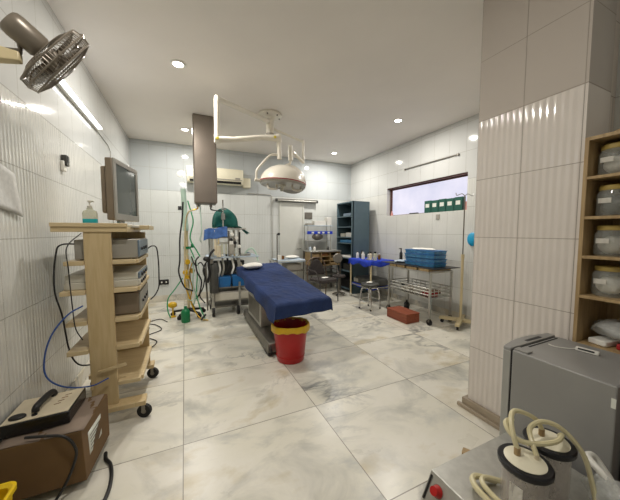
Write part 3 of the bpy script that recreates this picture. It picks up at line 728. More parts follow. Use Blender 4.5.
MB().sheet(flap, 10, 10).build('top_flaps', 'cardboard_top', t, solid=.003)
def lab(u, v):
    y = 1.84 + .17 * u; xf = -.52 + (y - 1.78) / .36 * .028
    return (xf + .002 - .012 * (v * .13 + .10) / .284 * (1 - (y - 1.78) / .36), y, .15 + .13 * v)
MB().sheet(lab, 4, 4).build('printed_label', 'label', t, solid=.001)
for k in range(5):
    MB().add([Vector(lab(u, v)) + Vector((.0012, 0, 0)) for u, v in ((.1, .15 + .15 * k), (.85, .15 + .15 * k), (.85, .19 + .15 * k), (.1, .19 + .15 * k))], [(0, 1, 2, 3)]).build('label_line', 'black', t)

t = empty('black_case', (-.73, 1.96, .345), 'black instrument case with cream top and black handle on the cardboard box', 'case')
def P4(z, g=0): return [Vector((-.888 + g, 1.85 + g, z)), Vector((-.607 - g, 1.87 + g, z)), Vector((-.598 - g, 2.12 - g, z)), Vector((-.888 + g, 2.10 - g, z))]
MB().hexa(P4(.343), P4(.412)).build('case_body', 'black_gloss', t, bevel=.005)
MB().hexa(P4(.412, .006), P4(.418, .008)).build('top_plate', 'cream_panel', t, bevel=.002)
ha = MB().tube([(-.765, 1.92, .424), (-.762, 1.935, .447), (-.745, 2.06, .450), (-.738, 2.08, .424)], .017, 10, smooth=5); ha.build('handle', 'black', t)
MB().lathe((-.83, 1.90, .418), [(.035, 0), (.035, .008), (.03, .012), (.001, .012)], 24, sy=.7).build('dial', 'black', t)
MB().lathe((-.76, 1.895, .418), [(.012, 0), (.012, .005), (.001, .006)], 16).build('button', 'black', t)
for k in range(4): MB().obox((-.69 + .008 * k, 1.97 + .03 * k, .4185), (.03, .006, .001), rz=.3).build('printed_line', 'amber', t)
cable('mains_cable', [(-.76, 1.79, .365), (-.66, 1.775, .352), (-.60, 1.76, .34), (-.565, 1.755, .30), (-.55, 1.755, .24), (-.57, 1.755, .16), (-.61, 1.745, .07), (-.66, 1.68, .012), (-.72, 1.5, .010)], .007, 'black', 'black mains cable drooping over the front of the cardboard box')
cable('trailing_cable', [(-.49, 2.02, .010), (-.475, 1.96, .012), (-.44, 1.90, .012), (-.415, 1.79, .010), (-.415, 1.66, .010), (-.46, 1.5, .010), (-.5, 1.2, .010)], .010, 'black', 'thick black cable trailing across the marble floor beside the cardboard box')

# yellow bin, bottom left corner
t = empty('yellow_bin', (-.83, 1.47, 0), 'yellow plastic bin in the bottom left corner below the cardboard box', 'bin')
cx, cy = -.792, 1.46
MB().rings([rrect(cx, cy, .065, .11, .03, .0), rrect(cx, cy, .078, .13, .035, .27), rrect(cx, cy, .072, .124, .03, .27), rrect(cx, cy, .06, .105, .03, .01)]).build('bin_body', 'yellow_bin', t)
MB().rings([rrect(cx, cy, .080, .135, .035, .265), rrect(cx, cy, .088, .143, .04, .27), rrect(cx, cy, .088, .143, .04, .288), rrect(cx, cy, .078, .133, .035, .29), rrect(cx, cy, .068, .12, .03, .28), rrect(cx, cy, .068, .12, .03, .265)], closed=True).build('bin_rim', 'yellow_bin', t)

# ================================================================== GAS STAND WITH HOSES
gx, gy = .03, 4.95
t = empty('gas_hose_stand', (gx, gy, 0), 'beige pole stand on a black five-star castor base, hung with gas regulators', 'stand')
MB().cyl((gx, gy, .10), (gx, gy, 1.45), .022, n=14).build('pole', 'beige_pole', t)
MB().cyl((gx - .01, gy, 1.42), (gx - .03, gy, 2.10), .045, .040, n=16).build('upper_sleeve', 'pale_green', t)
MB().lathe((gx, gy, .07), [(.05, 0), (.055, .02), (.03, .06), (.001, .06)], 18).build('base_hub', 'black', t)
for k in range(5):
    a = 2 * PI * k / 5 + .35; c_, s2 = math.cos(a), math.sin(a)
    MB().tube([(gx + .03 * c_, gy + .03 * s2, .10), (gx + .25 * c_, gy + .25 * s2, .075)], (.024, .016), 10).build('base_leg', 'black', t)
    w_ = MB().cyl((gx + .25 * c_ - .02 * s2, gy + .25 * s2 + .02 * c_, .034), (gx + .25 * c_ + .02 * s2, gy + .25 * s2 - .02 * c_, .034), .034, n=16)
    w_.cyl((gx + .25 * c_, gy + .25 * s2, .08), (gx + .25 * c_, gy + .25 * s2, .05), .01, n=8); w_.build('castor', 'rubber', t)
for (dx, dz, r) in ((-.0, .91, .045), (-.035, .74, .042), (.07, .76, .042), (.0, .66, .038)):
    q = MB().lathe((gx + dx, gy - .07, dz), [(.001, .02), (r * .8, .018), (r, .008), (r, -.012), (.001, -.014)], 18, axis=(0, -1, 0))
    q.cyl((gx + dx, gy - .055, dz), (gx + dx, gy, dz), .012, n=10).build('regulator', 'brass' if dx > 0 else 'yellow', t)
MB().lathe((gx + .02, gy - .06, .60), [(.001, 0), (.028, .0), (.03, .02), (.03, .16), (.012, .18), (.001, .18)], 16).build('humidifier_bottle', 'bottle_clear', t)
MB().box(gx - .05, gx + .06, gy - .03, gy + .03, 1.12, 1.16).box(gx + .06, gx + .1, gy - .03, gy + .03, 1.14, 1.2).build('clamp', 'bottle_green', t)
tag(MB().lathe((-.02, 4.60, 0), [(.001, .0), (.06, 0), (.065, .02), (.065, .16), (.045, .2), (.022, .215), (.022, .25), (.001, .25)], 20).build('green_cylinder', 'bottle_green'), 'small green bottle on the floor in front of the hose stand', 'bottle')
tag(MB().ell((-.21, 4.97, .20), (.07, .05, .05), 16, 10, wob=.15).cyl((-.21, 4.97, .15), (-.21, 4.97, .0), .012, n=8).lathe((-.21, 4.97, 0), [(.05, 0), (.05, .01), (.012, .02)], 14).build('yellow_valve', 'yellow'), 'yellow valve near the floor at left of the hose stand', 'valve')
hg = 'gas hoses hanging round the beige pole stand'
def hose(pts, r, m, label): return cable('gas_hose', pts, r, m, label, 'hose', 6, hg)
hose([(.13, 4.6, 1.74), (.06, 4.66, 1.70), (.02, 4.78, 1.55), (.0, 4.86, 1.2), (-.01, 4.87, .8), (.0, 4.87, .55), (.08, 4.86, .4)], .012, 'beige_pole', 'beige hose bending down from the pendant outlet beside the pole')
hose([(-.01, 4.84, 1.88), (-.03, 4.83, 1.6), (-.07, 4.83, 1.3), (-.08, 4.8, .95), (-.10, 4.8, .75), (-.02, 4.75, .52), (.10, 4.75, .45)], .012, 'black', 'thick black hose looping left of the beige pole')
hose([(.06, 4.83, 1.9), (.11, 4.8, 1.7), (.13, 4.8, 1.55), (.08, 4.8, 1.3), (.17, 4.78, 1.1), (.22, 4.78, 1.0)], .010, 'green_hose', 'green hose hanging right of the pole from the sleeve')
hose([(.07, 4.82, 1.15), (.14, 4.8, .95), (.17, 4.8, .7), (.15, 4.78, .4), (.19, 4.72, .2), (.26, 4.6, .02)], .009, 'green_hose', 'green hose falling to the floor between the two stands')
hose([(.04, 4.82, 1.05), (.11, 4.78, 1.0), (.20, 4.76, .80), (.18, 4.78, .5), (.10, 4.76, .3), (.02, 4.74, .32)], .007, 'pale_green', 'pale green thin hose right of the beige pole')
hose([(.08, 4.86, 1.0), (.12, 4.86, .8), (.10, 4.85, .55), (.14, 4.84, .35), (.10, 4.82, .2)], .012, 'pale_green', 'pale green hose close behind the yellow regulators')
hose([(.10, 4.84, .9), (.05, 4.82, .7), (.09, 4.80, .5), (.06, 4.8, .3), (.12, 4.8, .15)], .010, 'brass', 'amber hose winding down close to the beige pole')
hose([(.20, 4.78, 1.0), (.15, 4.76, .92), (.17, 4.76, .75), (.23, 4.76, .6), (.20, 4.78, .4), (.15, 4.8, .3)], .012, 'black', 'black hose curling between the pole and the grey canister')
hose([(-.05, 4.85, .65), (-.16, 4.9, .48), (-.27, 4.92, .32), (-.28, 4.88, .15), (-.24, 4.84, .02)], .009, 'green_hose', 'green hose drooping outward left of the stand base')
hose([(.02, 4.72, .8), (-.02, 4.74, .6), (.04, 4.76, .35), (.10, 4.74, .16), (.2, 4.62, .015), (.3, 4.5, .015)], .009, 'yellow', 'yellow hose trailing from the stand to the floor')
hose([(.23, 4.62, 1.82), (.24, 4.62, 1.6), (.245, 4.64, 1.4), (.22, 4.68, 1.28), (.24, 4.72, 1.24)], .008, 'pale_green', 'pale green hose hanging straight from under the pendant column')
hose([(.09, 4.85, 1.0), (.15, 4.82, .85), (.23, 4.8, .9), (.29, 4.8, .75), (.26, 4.8, .5), (.2, 4.8, .35), (.28, 4.78, .22)], .010, 'black', 'black hose tangled between pole stand and anaesthesia machine')

# ================================================================== ANAESTHESIA MACHINE
AX0, AX1, AY0, AY1 = .40, .92, 4.70, 5.20
t = empty('anaesthesia_machine', (.66, 4.95, 0), 'wheeled steel anaesthesia machine with flow tubes, shelves and blue bins', 'anaesthesia machine')
for x in (AX0, AX1 - .09):
    for y in (AY0, AY1): MB().box(x - .018, x + .018, y - .018, y + .018, .12, 1.44).build('post', 'steel', t, bevel=.003)
B(AX0 - .06, AX1 + .03, AY0 - .02, AY1 + .02, 1.44, 1.465).build('top_shelf', 'steel', t, bevel=.003)
B(AX0 - .08, AX1 + .24, AY0 - .06, AY1, .97, .995).build('work_shelf', 'pale_cloth', t, bevel=.004)
B(AX0 - .03, AX1 + .05, AY0 - .02, AY1, .46, .48).build('lower_shelf', 'dark_steel', t, bevel=.003)
B(AX0 + .0, AX1 + .25, AY0, AY1, .24, .40).build('drawer_unit', 'unit_grey', t, bevel=.006)
B(AX0 + .03, AX1 + .22, AY0 - .012, AY0, .26, .38).build('drawer_front', 'unit_cream', t, bevel=.003)
B(AX0 - .02, AX1 + .2, AY0 + .02, AY1, .13, .16).build('chassis', 'dark_steel', t)
for x in (AX0, AX1 - .12):
    for y in (AY0 + .0, AY1):
        r = .075 if y < 5 else .055
        MB().cyl((x - .02, y, r), (x + .02, y, r), r, n=22).build('wheel', 'rubber', t)
        MB().cyl((x - .023, y, r), (x + .023, y, r), r * .5, n=16).box(x - .03, x + .03, y - .01, y + .01, r, .17).build('wheel_fork', 'chrome', t)
B(AX0 + .06, AX1 - .12, AY0 - .01, AY0 + .02, 1.20, 1.235).build('flow_rail', 'steel', t)
for k in range(5):
    x = AX0 + .09 + .065 * k
    MB().cyl((x, AY0 - .02, 1.0), (x, AY0 - .02, 1.2), .014, n=12).build('flow_tube', 'bottle_clear', t)
    MB().lathe((x, AY0 - .03, 1.02), [(.016, 0), (.018, .02), (.001, .022)], 14, axis=(0, -1, 0)).build('flow_knob', ('brass', 'white_plastic', 'black', 'white_plastic', 'brass')[k], t)
B(.66, .74, AY0 - .10, AY0 - .02, 1.03, 1.20).build('vaporizer', 'unit_grey', t, bevel=.01)
MB().cyl((.70, AY0 - .06, 1.20), (.70, AY0 - .06, 1.25), .03, n=18).build('vaporizer_dial', 'white_plastic', t)
MB().cyl((.50, AY0 - .05, .995), (.50, AY0 - .05, 1.18), .035, n=16).build('absorber', 'cream_panel', t)
MB().cyl((.78, AY0 - .09, .995), (.78, AY0 - .09, 1.14), .04, n=18).build('bellows_jar', 'glass', t)
MB().tube([(.58, AY0 - .03, 1.466), (.58, AY0 - .03, 1.70), (.58, AY0 - .03, 1.92)], .010, 8).box(.55, .61, AY0 - .05, AY0, 1.60, 1.70).box(.55, .63, AY0 - .04, AY0 - .02, 1.76, 1.78).build('hanger_rod', 'chrome', t)
MB().lathe((.41, AY0 - .09, .42), [(.001, 0), (.065, .0), (.07, .03), (.07, .44), (.05, .48), (.001, .48)], 22).build('absorber_canister', 'bag_grey', t)
MB().box(.355, .40, AY0 - .16, AY0 - .02, .90, .96).cyl((.36, AY0 - .09, .62), (.36, AY0 - .09, .95), .02, n=10).build('bellows_bracket', 'dark_steel', t)
for i, (x0, x1) in enumerate(((.50, .68), (.72, .92))):
    q = MB().hexa([(x0, AY0 - .01, .48), (x1, AY0 - .01, .48), (x1, AY1 - .1, .48), (x0, AY1 - .1, .48)], [(x0 - .01, AY0 - .03, .65 + .02 * i), (x1 + .01, AY0 - .03, .65 + .02 * i), (x1 + .01, AY1 - .08, .65 + .02 * i), (x0 - .01, AY1 - .08, .65 + .02 * i)])
    b_ = q.build('storage_bin', 'blue_bin', bevel=.006)
    tag(b_, ('left blue plastic bin on the lower shelf of the anaesthesia machine', 'right blue plastic bin on the lower shelf of the anaesthesia machine')[i], 'bin', 'blue bins in the anaesthesia machine')
# more fittings hanging on the machine
MB().tube([(.42, AY0 - .13, 1.12), (.36, AY0 - .16, 1.05), (.33, AY0 - .16, .9), (.34, AY0 - .15, .75), (.31, AY0 - .15, .6)], .018, 10, smooth=5).build('corrugated_hose', 'black', t)
MB().tube([(.36, AY0 - .15, .98), (.29, AY0 - .18, .92), (.25, AY0 - .18, .8), (.28, AY0 - .17, .66), (.30, AY0 - .15, .4), (.31, AY0 - .14, .24)], .013, 8, smooth=5).build('breathing_hose', 'black', t)
MB().ell((.30, AY0 - .17, .98), (.05, .04, .04), 14, 8).build('valve_block', 'black', t)
MB().tube([(.27, AY0 - .16, .10), (.20, AY0 - .20, .03)], .016, 8).build('brake_lever', 'black', t)
MB().tube([(.30, AY0 - .16, .16), (.29, AY0 - .16, .9)], .012, 8).build('side_pole', 'dark_steel', t)
# gauges, blocks and pipes packed between the posts
B(.46, .86, AY0 - .01, AY0 + .015, 1.30, 1.33).build('upper_rail', 'steel', t)
for x, z, m_ in ((.72, 1.36, 'white_plastic'), (.79, 1.30, 'white_plastic'), (.76, 1.22, 'black'), (.83, 1.16, 'white_plastic'), (.70, 1.27, 'black')):
    MB().lathe((x, AY0 - .04, z), [(.001, .015), (.026, .013), (.03, .0), (.03, -.02), (.001, -.022)], 18, axis=(0, -1, 0)).build('gauge', m_, t)
for x, z0, z1, r, m_ in ((.45, 1.02, 1.43, .022, 'cream_panel'), (.50, 1.20, 1.42, .014, 'beige_pole'), (.665, .995, 1.42, .016, 'dark_steel'), (.84, 1.02, 1.40, .014, 'black'), (.76, 1.14, 1.30, .02, 'dark_steel')):
    MB().cyl((x, AY0 - .03, z0), (x, AY0 - .03, z1), r, n=12).build('gas_pipe', m_, t)
B(.86, 1.02, AY0 - .04, AY0 + .1, .996, 1.03).build('instrument_tray', 'steel', t, bevel=.004)
for x, z0, z1, m_ in ((.50, .66, .90, 'white_cloth'), (.56, .66, .95, 'steel'), (.64, .70, .95, 'black'), (.72, .70, .92, 'white_cloth'), (.80, .72, .95, 'steel'), (.86, .70, .86, 'cream_panel')):
    MB().tube([(x, AY0 + .04, z1 + .02), (x + .02, AY0 + .0, (z0 + z1) / 2), (x - .01, AY0 + .03, z0)], .016, 8, smooth=4).build('hanging_line', m_, t)
B(.42, .95, AY0 + .15, AY0 + .35, .66, .90).build('rear_case', 'bag_grey', t, bevel=.01)
cable('breathing_circuit', [(.93, 4.75, 1.01), (.98, 4.70, 1.09), (1.05, 4.70, 1.12), (1.10, 4.70, 1.07), (1.13, 4.68, 1.0), (1.14, 4.64, .90)], .014, 'pale_green', 'pale turquoise breathing tube curling over the shelf beside the pillow', 'tube')
cable('loose_tube', [(1.1, 4.66, .30), (1.16, 4.62, .15), (1.2, 4.58, .03), (1.05, 4.5, .012), (.9, 4.52, .012)], .010, 'unit_cream', 'cream tube drooping to the floor behind the operating table pedestal', 'tube')

# cloths on top
def mound(cx, cy, rx, ry, h, z0, seed, skirt=.03):
    rnd = random.Random(seed); ph = [rnd.uniform(0, 6.28) for _ in range(6)]
    def fn(u, v):
        a = 2 * PI * u; k = 1 - v
        sq = (abs(math.cos(a)) ** 4 + abs(math.sin(a)) ** 4) ** -.25
        r = (1 - k ** 2.2) if False else math.sin(v * PI / 2)
        q = 1 + .08 * math.sin(5 * a + ph[0]) * v + .06 * math.sin(9 * a + ph[1]) * v
        x = cx + rx * r * sq * q * math.cos(a); y = cy + ry * r * sq * q * math.sin(a)
        z = z0 + h * (math.cos(v * PI / 2) ** .6) * (1 + .08 * math.sin(3 * a + ph[2])) - skirt * v ** 6 * (1 + .6 * math.sin(6 * a + ph[3]))
        return (x, y, max(z, z0 + .003) if skirt == 0 else z)
    return MB().sheet(fn, 60, 22)
tag(B(.50, .76, 4.86, 5.10, 1.4655, 1.62).build('covered_monitor', 'unit_grey', bevel=.01), 'grey patient monitor hidden beneath the dark green cloth', 'monitor')
tag(mound(.64, 4.95, .19, .18, .30, 1.49, 5, .02).build('green_drape', 'teal_cloth', solid=.004), 'dark green surgical cloth heaped on top of the anaesthesia machine', 'cloth')
def bluec(u, v):
    x = .30 + .34 * u; s_ = v * .34
    y = 4.80 - min(s_, .15) ; z = 1.482 + .01 * math.sin(9 * u) - max(0, s_ - .15) * .9
    if s_ > .15: y = 4.65 - .012 * math.sin(14 * u)
    x -= .03 * (1 - u) * v
    return (x, y, z - .05 * (1 - u) ** 2)
tag(MB().sheet(bluec, 24, 16).build('blue_drape', 'blue_cloth', solid=.005), 'light blue surgical cloth hanging from the front of the machine top shelf', 'cloth')
def teal2(u, v):
    return (.80 + .22 * u, 4.72 + .22 * v, 1.475 - .10 * u * u + .02 * math.sin(7 * u + 5 * v) * .6 + .02 * (1 - u))
tag(MB().sheet(teal2, 14, 12).build('folded_cloth', 'teal_cloth', solid=.01), 'crumpled dark green cloth end hanging right of the machine top', 'cloth')
tag(MB().ell((1.0, 4.82, 1.02), (.06, .05, .028), 16, 8, wob=.2).build('cap_bundle', 'unit_front'), 'small grey bundle lying on the machine work shelf', 'bundle')

# ================================================================== BACK TABLE WITH LINEN (left of desk)
t = empty('linen_trolley', (2.12, 5.72, 0), 'steel trolley with pale linen on top against back wall behind the operating table', 'trolley')
for x in (1.74, 2.40):
    for y in (5.50, 5.95): MB().cyl((x, y, .0), (x, y, .76), .014, n=10).build('leg', 'steel', t)
B(1.72, 2.42, 5.48, 5.97, .755, .78).build('top', 'steel', t, bevel=.003)
B(1.73, 2.41, 5.49, 5.96, .54, .56).build('lower_shelf', 'dark_steel', t, bevel=.003)
B(1.74, 2.40, 5.49, 5.51, .30, .33).build('rail', 'unit_cream', t)
def lin_(u, v): return (1.76 + .64 * u, 5.47 + .47 * v, .786 + .012 * math.sin(8 * u + 5 * v) * math.sin(6 * v) + .012 - (.045 if v < .03 else 0))
tag(MB().sheet(lin_, 24, 16).build('folded_linen', 'pale_cloth', solid=.01), 'pale blue and white linen spread on the steel trolley', 'linen')
tag(MB().ell((2.18, 5.72, .845), (.16, .14, .035), 20, 10, wob=.15).build('white_bundle', 'white_cloth'), 'white cloth bundle lying on the pale linen', 'cloth')
tag(B(1.86, 1.98, 5.66, 5.78, .805, .88).build('small_carton', 'amber', bevel=.004), 'small dark brown carton on the pale linen trolley', 'box')
tag(MB().lathe((1.83, 5.55, .805), [(.045, 0), (.045, .10), (.016, .10), (.016, .002)], 22).build('paper_roll', 'white_cloth'), 'upright white roll at the front left of the linen trolley', 'roll')
tag(B(2.0, 2.34, 5.55, 5.9, .5605, .70).build('storage_crate', 'unit_grey', bevel=.008), 'grey crate on the lower shelf of the linen trolley', 'crate')
t = empty('drip_stand', (1.70, 5.30, 0), 'thin dark metal drip stand with black knob left of the linen trolley', 'stand')
MB().cyl((1.70, 5.30, .03), (1.70, 5.30, 1.36), .012, n=10).build('pole', 'dark_steel', t)
MB().ell((1.73, 5.28, 1.36), (.03, .03, .03), 12, 8).build('knob', 'black', t)
for k in range(4):
    a = PI / 4 + k * PI / 2
    MB().cyl((1.70, 5.30, .05), (1.70 + .18 * math.cos(a), 5.30 + .18 * math.sin(a), .012), .012, n=8).build('base_leg', 'dark_steel', t)

# ================================================================== DESK WITH RACK
t = empty('drawer_table', (2.97, 5.75, 0), 'steel-topped table with wooden pigeonholes against the back wall', 'table')
B(2.57, 3.37, 5.55, 6.02, .94, .97).build('table_top', 'steel', t, bevel=.004)
for x in (2.59, 3.35):
    for y in (5.57, 6.0): MB().box(x - .016, x + .016, y - .016, y + .016, 0, .94).build('leg', 'dark_steel', t)
B(2.61, 3.33, 5.58, 6.0, .40, .42).build('lower_shelf', 'dark_steel', t)
cb = MB()
for z in (.62, .725, .83, .925): cb.box(2.61, 3.33, 5.58, 5.98, z, z + .014)
for x in (2.61, 2.845, 3.08, 3.316): cb.box(x, x + .014, 5.58, 5.98, .634, .925)
cb.box(2.61, 3.33, 5.965, 5.98, .634, .925)
cb.build('pigeonholes', 'cab_wood', t)
for i, (x, z) in enumerate(((2.64, .845), (2.87, .845), (3.11, .74), (2.64, .635), (3.11, .635))):
    B(x, x + .17, 5.61, 5.9, z + .001, z + .06).build('drawer_insert', 'amber' if i % 2 else 'cab_wood', t)
t = empty('instrument_rack', (2.91, 5.93, .97), 'light steel rack with pale shelves and a blue bin rail on the table', 'rack')
for x in (2.61, 3.21):
    for y in (5.80, 6.0): MB().cyl((x, y, .971), (x, y, 1.58), .010, n=8).build('post', 'steel', t)
B(2.59, 3.29, 5.79, 6.01, 1.54, 1.555).build('shelf', 'pale_cloth', t, bevel=.002)
B(2.59, 3.23, 5.79, 6.01, 1.19, 1.205).build('shelf', 'steel', t, bevel=.002)
B(2.59, 3.25, 5.77, 5.80, 1.35, 1.42).build('bin_rail', 'royal', t, bevel=.003)
for x in (2.69, 2.85, 2.97, 3.11): B(x, x + .06, 5.765, 5.769, 1.365, 1.405).build('rail_label', 'label', t)
for i, (x0, x1, z, h, m, nm, lb) in enumerate(((2.61, 2.77, 1.5555, .05, 'unit_grey', 'carton', 'flat grey carton at left on top of the rack'),
        (2.79, 3.09, 1.5555, .11, 'paper', 'carton', 'larger white carton in the middle of the rack top'),
        (3.13, 3.25, 1.5555, .20, 'paper', 'carton', 'tall white carton at the right end of the rack top'))):
    tag(B(x0, x1, 5.82, 5.98, z, z + h).build(nm, m, bevel=.004), lb, 'box', 'cartons on the rack')
tag(MB().ell((2.91, 5.90, 1.286), (.15, .08, .08), 20, 12, wob=.03).build('grey_kidney_bag', 'dark_steel'), 'rounded grey bundle on the middle rack shelf', 'bundle')
for i, x in enumerate((2.66, 2.77, 3.13)):
    tag(MB().lathe((x, 5.78, .971), [(.001, 0), (.03, 0), (.03, .06), (.012, .075), (.012, .09), (.001, .09)], 14).build('small_bottle', ('pale_cloth', 'white_plastic', 'bag_grey')[i]), ('small pale blue bottle at left on the steel table', 'small white bottle on the steel table left of centre', 'small dark bottle at right on the steel table')[i], 'bottle', 'small bottles on the steel table')

# ================================================================== CHAIR
def chair():
    ox, oy, ang = 2.55, 4.90, math.radians(8)
    m = Matrix.Translation((ox, oy, 0)) @ Matrix.Rotation(ang, 4, 'Z')
    def q(x, y, z): return m @ Vector((x, y, z))
    t = empty('armless_chair', (ox, oy, 0), 'dark tubular metal chair with rounded woven back in front of the steel table', 'chair')
    # back arch (local +y is behind)
    MB().tube([q(-.23, .24, .0), q(-.235, .22, .42), q(-.235, .25, .62), q(-.19, .27, .78), q(-.08, .28, .85), q(.08, .28, .85), q(.19, .27, .78), q(.235, .25, .62), q(.235, .22, .42), q(.23, .24, 0)], .013, 10, smooth=6).build('back_frame', 'chair_frame', t)
    def bk(u, v):
        x = (-.20 + .40 * u) * (1 - .35 * v ** 3); z = .50 + .33 * v * (1 - .25 * (2 * u - 1) ** 2)
        return q(x, .262 + .02 * math.cos((u - .5) * PI) , z)
    MB().sheet(bk, 14, 10).build('backrest', 'mesh_chair', t, solid=.016)
    s_ = MB().rings([[m @ v for v in rrect(0, 0, .22, .21, .06, z)] for z in (.405, .415, .445, .455)])
    s_.build('seat', 'mesh_chair', t)
    for x in (-.215, .215):
        MB().tube([q(x, -.21, .0), q(x, -.19, .39), q(x, -.15, .40), q(x, .22, .40)], .012, 8).build('leg', 'bag_grey', t)
    for y, z in ((.20, .2), (-.19, .395)): MB().cyl(q(-.22, y, z), q(.22, y, z), .009, n=8).build('crossbar', 'bag_grey', t)
    for s in (-1, 1):
        MB().tube([q(s * .235, .25, .62), q(s * .27, .1, .64), q(s * .27, -.12, .62), q(s * .25, -.19, .5), q(s * .215, -.19, .39)], .011, 8, smooth=5).build('armrest', 'mesh_chair', t)
    c = q(.03, -.02, .46)
    tag(MB().ell((c.x, c.y, c.z + .012), (.07, .05, .014), 14, 8, wob=.35).build('crumpled_tissue', 'white_cloth'), 'small crumpled white tissue lying on the chair seat', 'tissue')
chair()
cc = empty('round_stool', (3.10, 5.25, 0), 'grey round-backed stool beside the blue-grey cabinet', 'stool')
MB().lathe((3.16, 5.36, .80), [(.001, .012), (.10, .012), (.115, 0), (.10, -.012), (.001, -.012)], 24, axis=(-.3, -1, .1)).build('backrest', 'dark_steel', cc)
MB().tube([(3.16, 5.37, .80), (3.17, 5.40, .55), (3.15, 5.30, .42), (3.12, 5.22, .40)], .012, 8, smooth=4).build('back_support', 'dark_steel', cc)
MB().lathe((3.10, 5.20, .40), [(.001, 0), (.14, 0), (.15, .02), (.14, .045), (.001, .045)], 24).build('seat', 'mesh_chair', cc)
MB().cyl((3.10, 5.20, .05), (3.10, 5.20, .40), .02, n=12).build('stem', 'dark_steel', cc)
for k in range(5):
    a = 2 * PI * k / 5
    MB().cyl((3.10, 5.20, .07), (3.10 + .15 * math.cos(a), 5.20 + .15 * math.sin(a), .016), .014, n=8).build('base_leg', 'dark_steel', cc)

# ================================================================== BLUE-GREY CABINET
KX0, KX1, KY0, KY1, KZ = 3.40, 3.86, 5.14, 5.83, 2.09
t = empty('open_cabinet', (3.68, 5.48, 0), 'tall blue-grey steel open cabinet with shelves in the far right corner', 'cabinet')
B(KX0, KX1, KY0, KY0 + .02, 0, KZ).build('side_panel', 'teal_metal', t, bevel=.003)
B(KX0, KX1, KY1 - .02, KY1, 0, KZ).build('side_panel', 'teal_metal', t, bevel=.003)
B(KX1 - .01, KX1, KY0 + .02, KY1 - .02, 0, KZ).build('back_panel', 'teal_dark', t)
B(KX0, KX1 - .01, KY0 + .02, KY1 - .02, KZ - .025, KZ).build('top_panel', 'teal_metal', t)
KS = [1.765, 1.525, 1.285, 1.15, .80, .50, .09]
for z in KS: B(KX0, KX1 - .01, KY0 + .02, KY1 - .02, z - .02, z).build('shelf', 'teal_metal', t)
B(KX0 - .004, KX0 + .03, KY0 + .0, KY0 + .04, 0, KZ).build('corner_angle', 'teal_metal', t)
items = [(3.45, 5.30, 5.62, 1.765, .07, 'unit_front', 'cloth_pack', 'blue-grey folded pack on the uppermost cabinet shelf', 'pack'),
         (3.45, 5.22, 5.50, 1.285, .10, 'paper', 'carton', 'white carton in the middle of the tall cabinet', 'box'),
         (3.45, 5.54, 5.74, 1.285, .085, 'unit_cream', 'carton', 'cream carton beside the white one in the tall cabinet', 'box'),
         (3.43, 5.20, 5.72, 1.15, .07, 'tray_blue', 'cloth_pack', 'turquoise wrapped pack on the fourth cabinet shelf', 'pack'),
         (3.42, 5.20, 5.66, .80, .05, 'white_cloth', 'paper_stack', 'white stack of sheets on a lower cabinet shelf', 'papers'),
         (3.44, 5.22, 5.60, .50, .16, 'bag_grey', 'dark_box', 'dark grey box low in the tall cabinet', 'box'),
         (3.44, 5.22, 5.70, .09, .20, 'black', 'dark_box', 'black box at the bottom of the tall cabinet', 'box')]
for x, y0, y1, z, h, m, nm, lb, ct in items:
    tag(B(x, x + .33, y0, y1, z + .0005, z + h).build(nm, m, bevel=.01), lb, ct)

# ================================================================== BLUE-TOPPED INSTRUMENT TROLLEY
TX0, TX1, TY0, TY1 = 3.28, 3.82, 4.30, 5.00
t = empty('instrument_trolley', (3.55, 4.65, 0), 'steel instrument trolley with royal blue sheet on top, by the right wall', 'trolley')
for x in (TX0, TX1):
    for y in (TY0, TY1):
        MB().cyl((x, y, .07), (x, y, .82), .018, n=12).build('leg', 'beige_pole' if x == TX0 else 'steel', t)
        MB().cyl((x - .016, y, .035), (x + .016, y, .035), .035, n=16).box(x - .02, x + .02, y - .012, y + .012, .035, .08).build('castor', 'unit_cream', t)
B(TX0 - .02, TX1 + .02, TY0 - .02, TY1 + .02, .80, .82).build('top_tray', 'steel', t, bevel=.004)
B(TX0 - .01, TX1 + .01, TY0 - .01, TY1 + .01, .28, .30).build('lower_tray', 'steel', t, bevel=.004)
def sheetf(z0, drop, x0, x1, y0, y1, seed):
    def fn(u, v):
        U = -.25 + 1.5 * u; Vv = -.25 + 1.5 * v
        cu, cv = min(1, max(0, U)), min(1, max(0, Vv))
        e = max(abs(U - cu), abs(Vv - cv)) / .25
        return (x0 + (x1 - x0) * cu + (.012 if U > 1 else -.012 if U < 0 else 0) * min(1, e * 5) + .008 * e * math.sin(13 * Vv + seed),
                y0 + (y1 - y0) * cv + (.012 if Vv > 1 else -.012 if Vv < 0 else 0) * min(1, e * 5) + .008 * e * math.sin(15 * U + seed),
                z0 + .003 * math.sin(9 * U + 7 * Vv) - drop * e * (1 + .25 * math.sin(11 * Vv + 8 * U + seed)))
    return MB().sheet(fn, 36, 36)
tag(sheetf(.831, .10, TX0 - .024, TX1 + .024, TY0 - .024, TY1 + .024, 1).build('blue_sheet', 'royal', solid=.004), 'royal blue sheet covering the top of the instrument trolley', 'sheet')
tag(sheetf(.309, .05, TX0 + .03, TX1 - .03, TY0 + .03, TY1 - .03, 3).build('lower_blue_sheet', 'royal', solid=.004), 'royal blue sheet lining the lower tray of the instrument trolley', 'sheet')
t = empty('grey_holdall', (3.52, 4.62, .315), 'charcoal vinyl bag lying on the lower tray of the instrument trolley', 'bag')
MB().rings([[Vector((v.x, v.y, z)) for v in rrect(3.52, 4.62, .22 * k, .33 * k, .08, z)] for z, k in ((.316, .94), (.33, 1), (.41, 1), (.45, .93), (.46, .8))]).build('bag_body', 'bag_grey', t)
B(3.292, 3.30, 4.75, 4.90, .35, .42).build('bag_label', 'unit_grey', t)
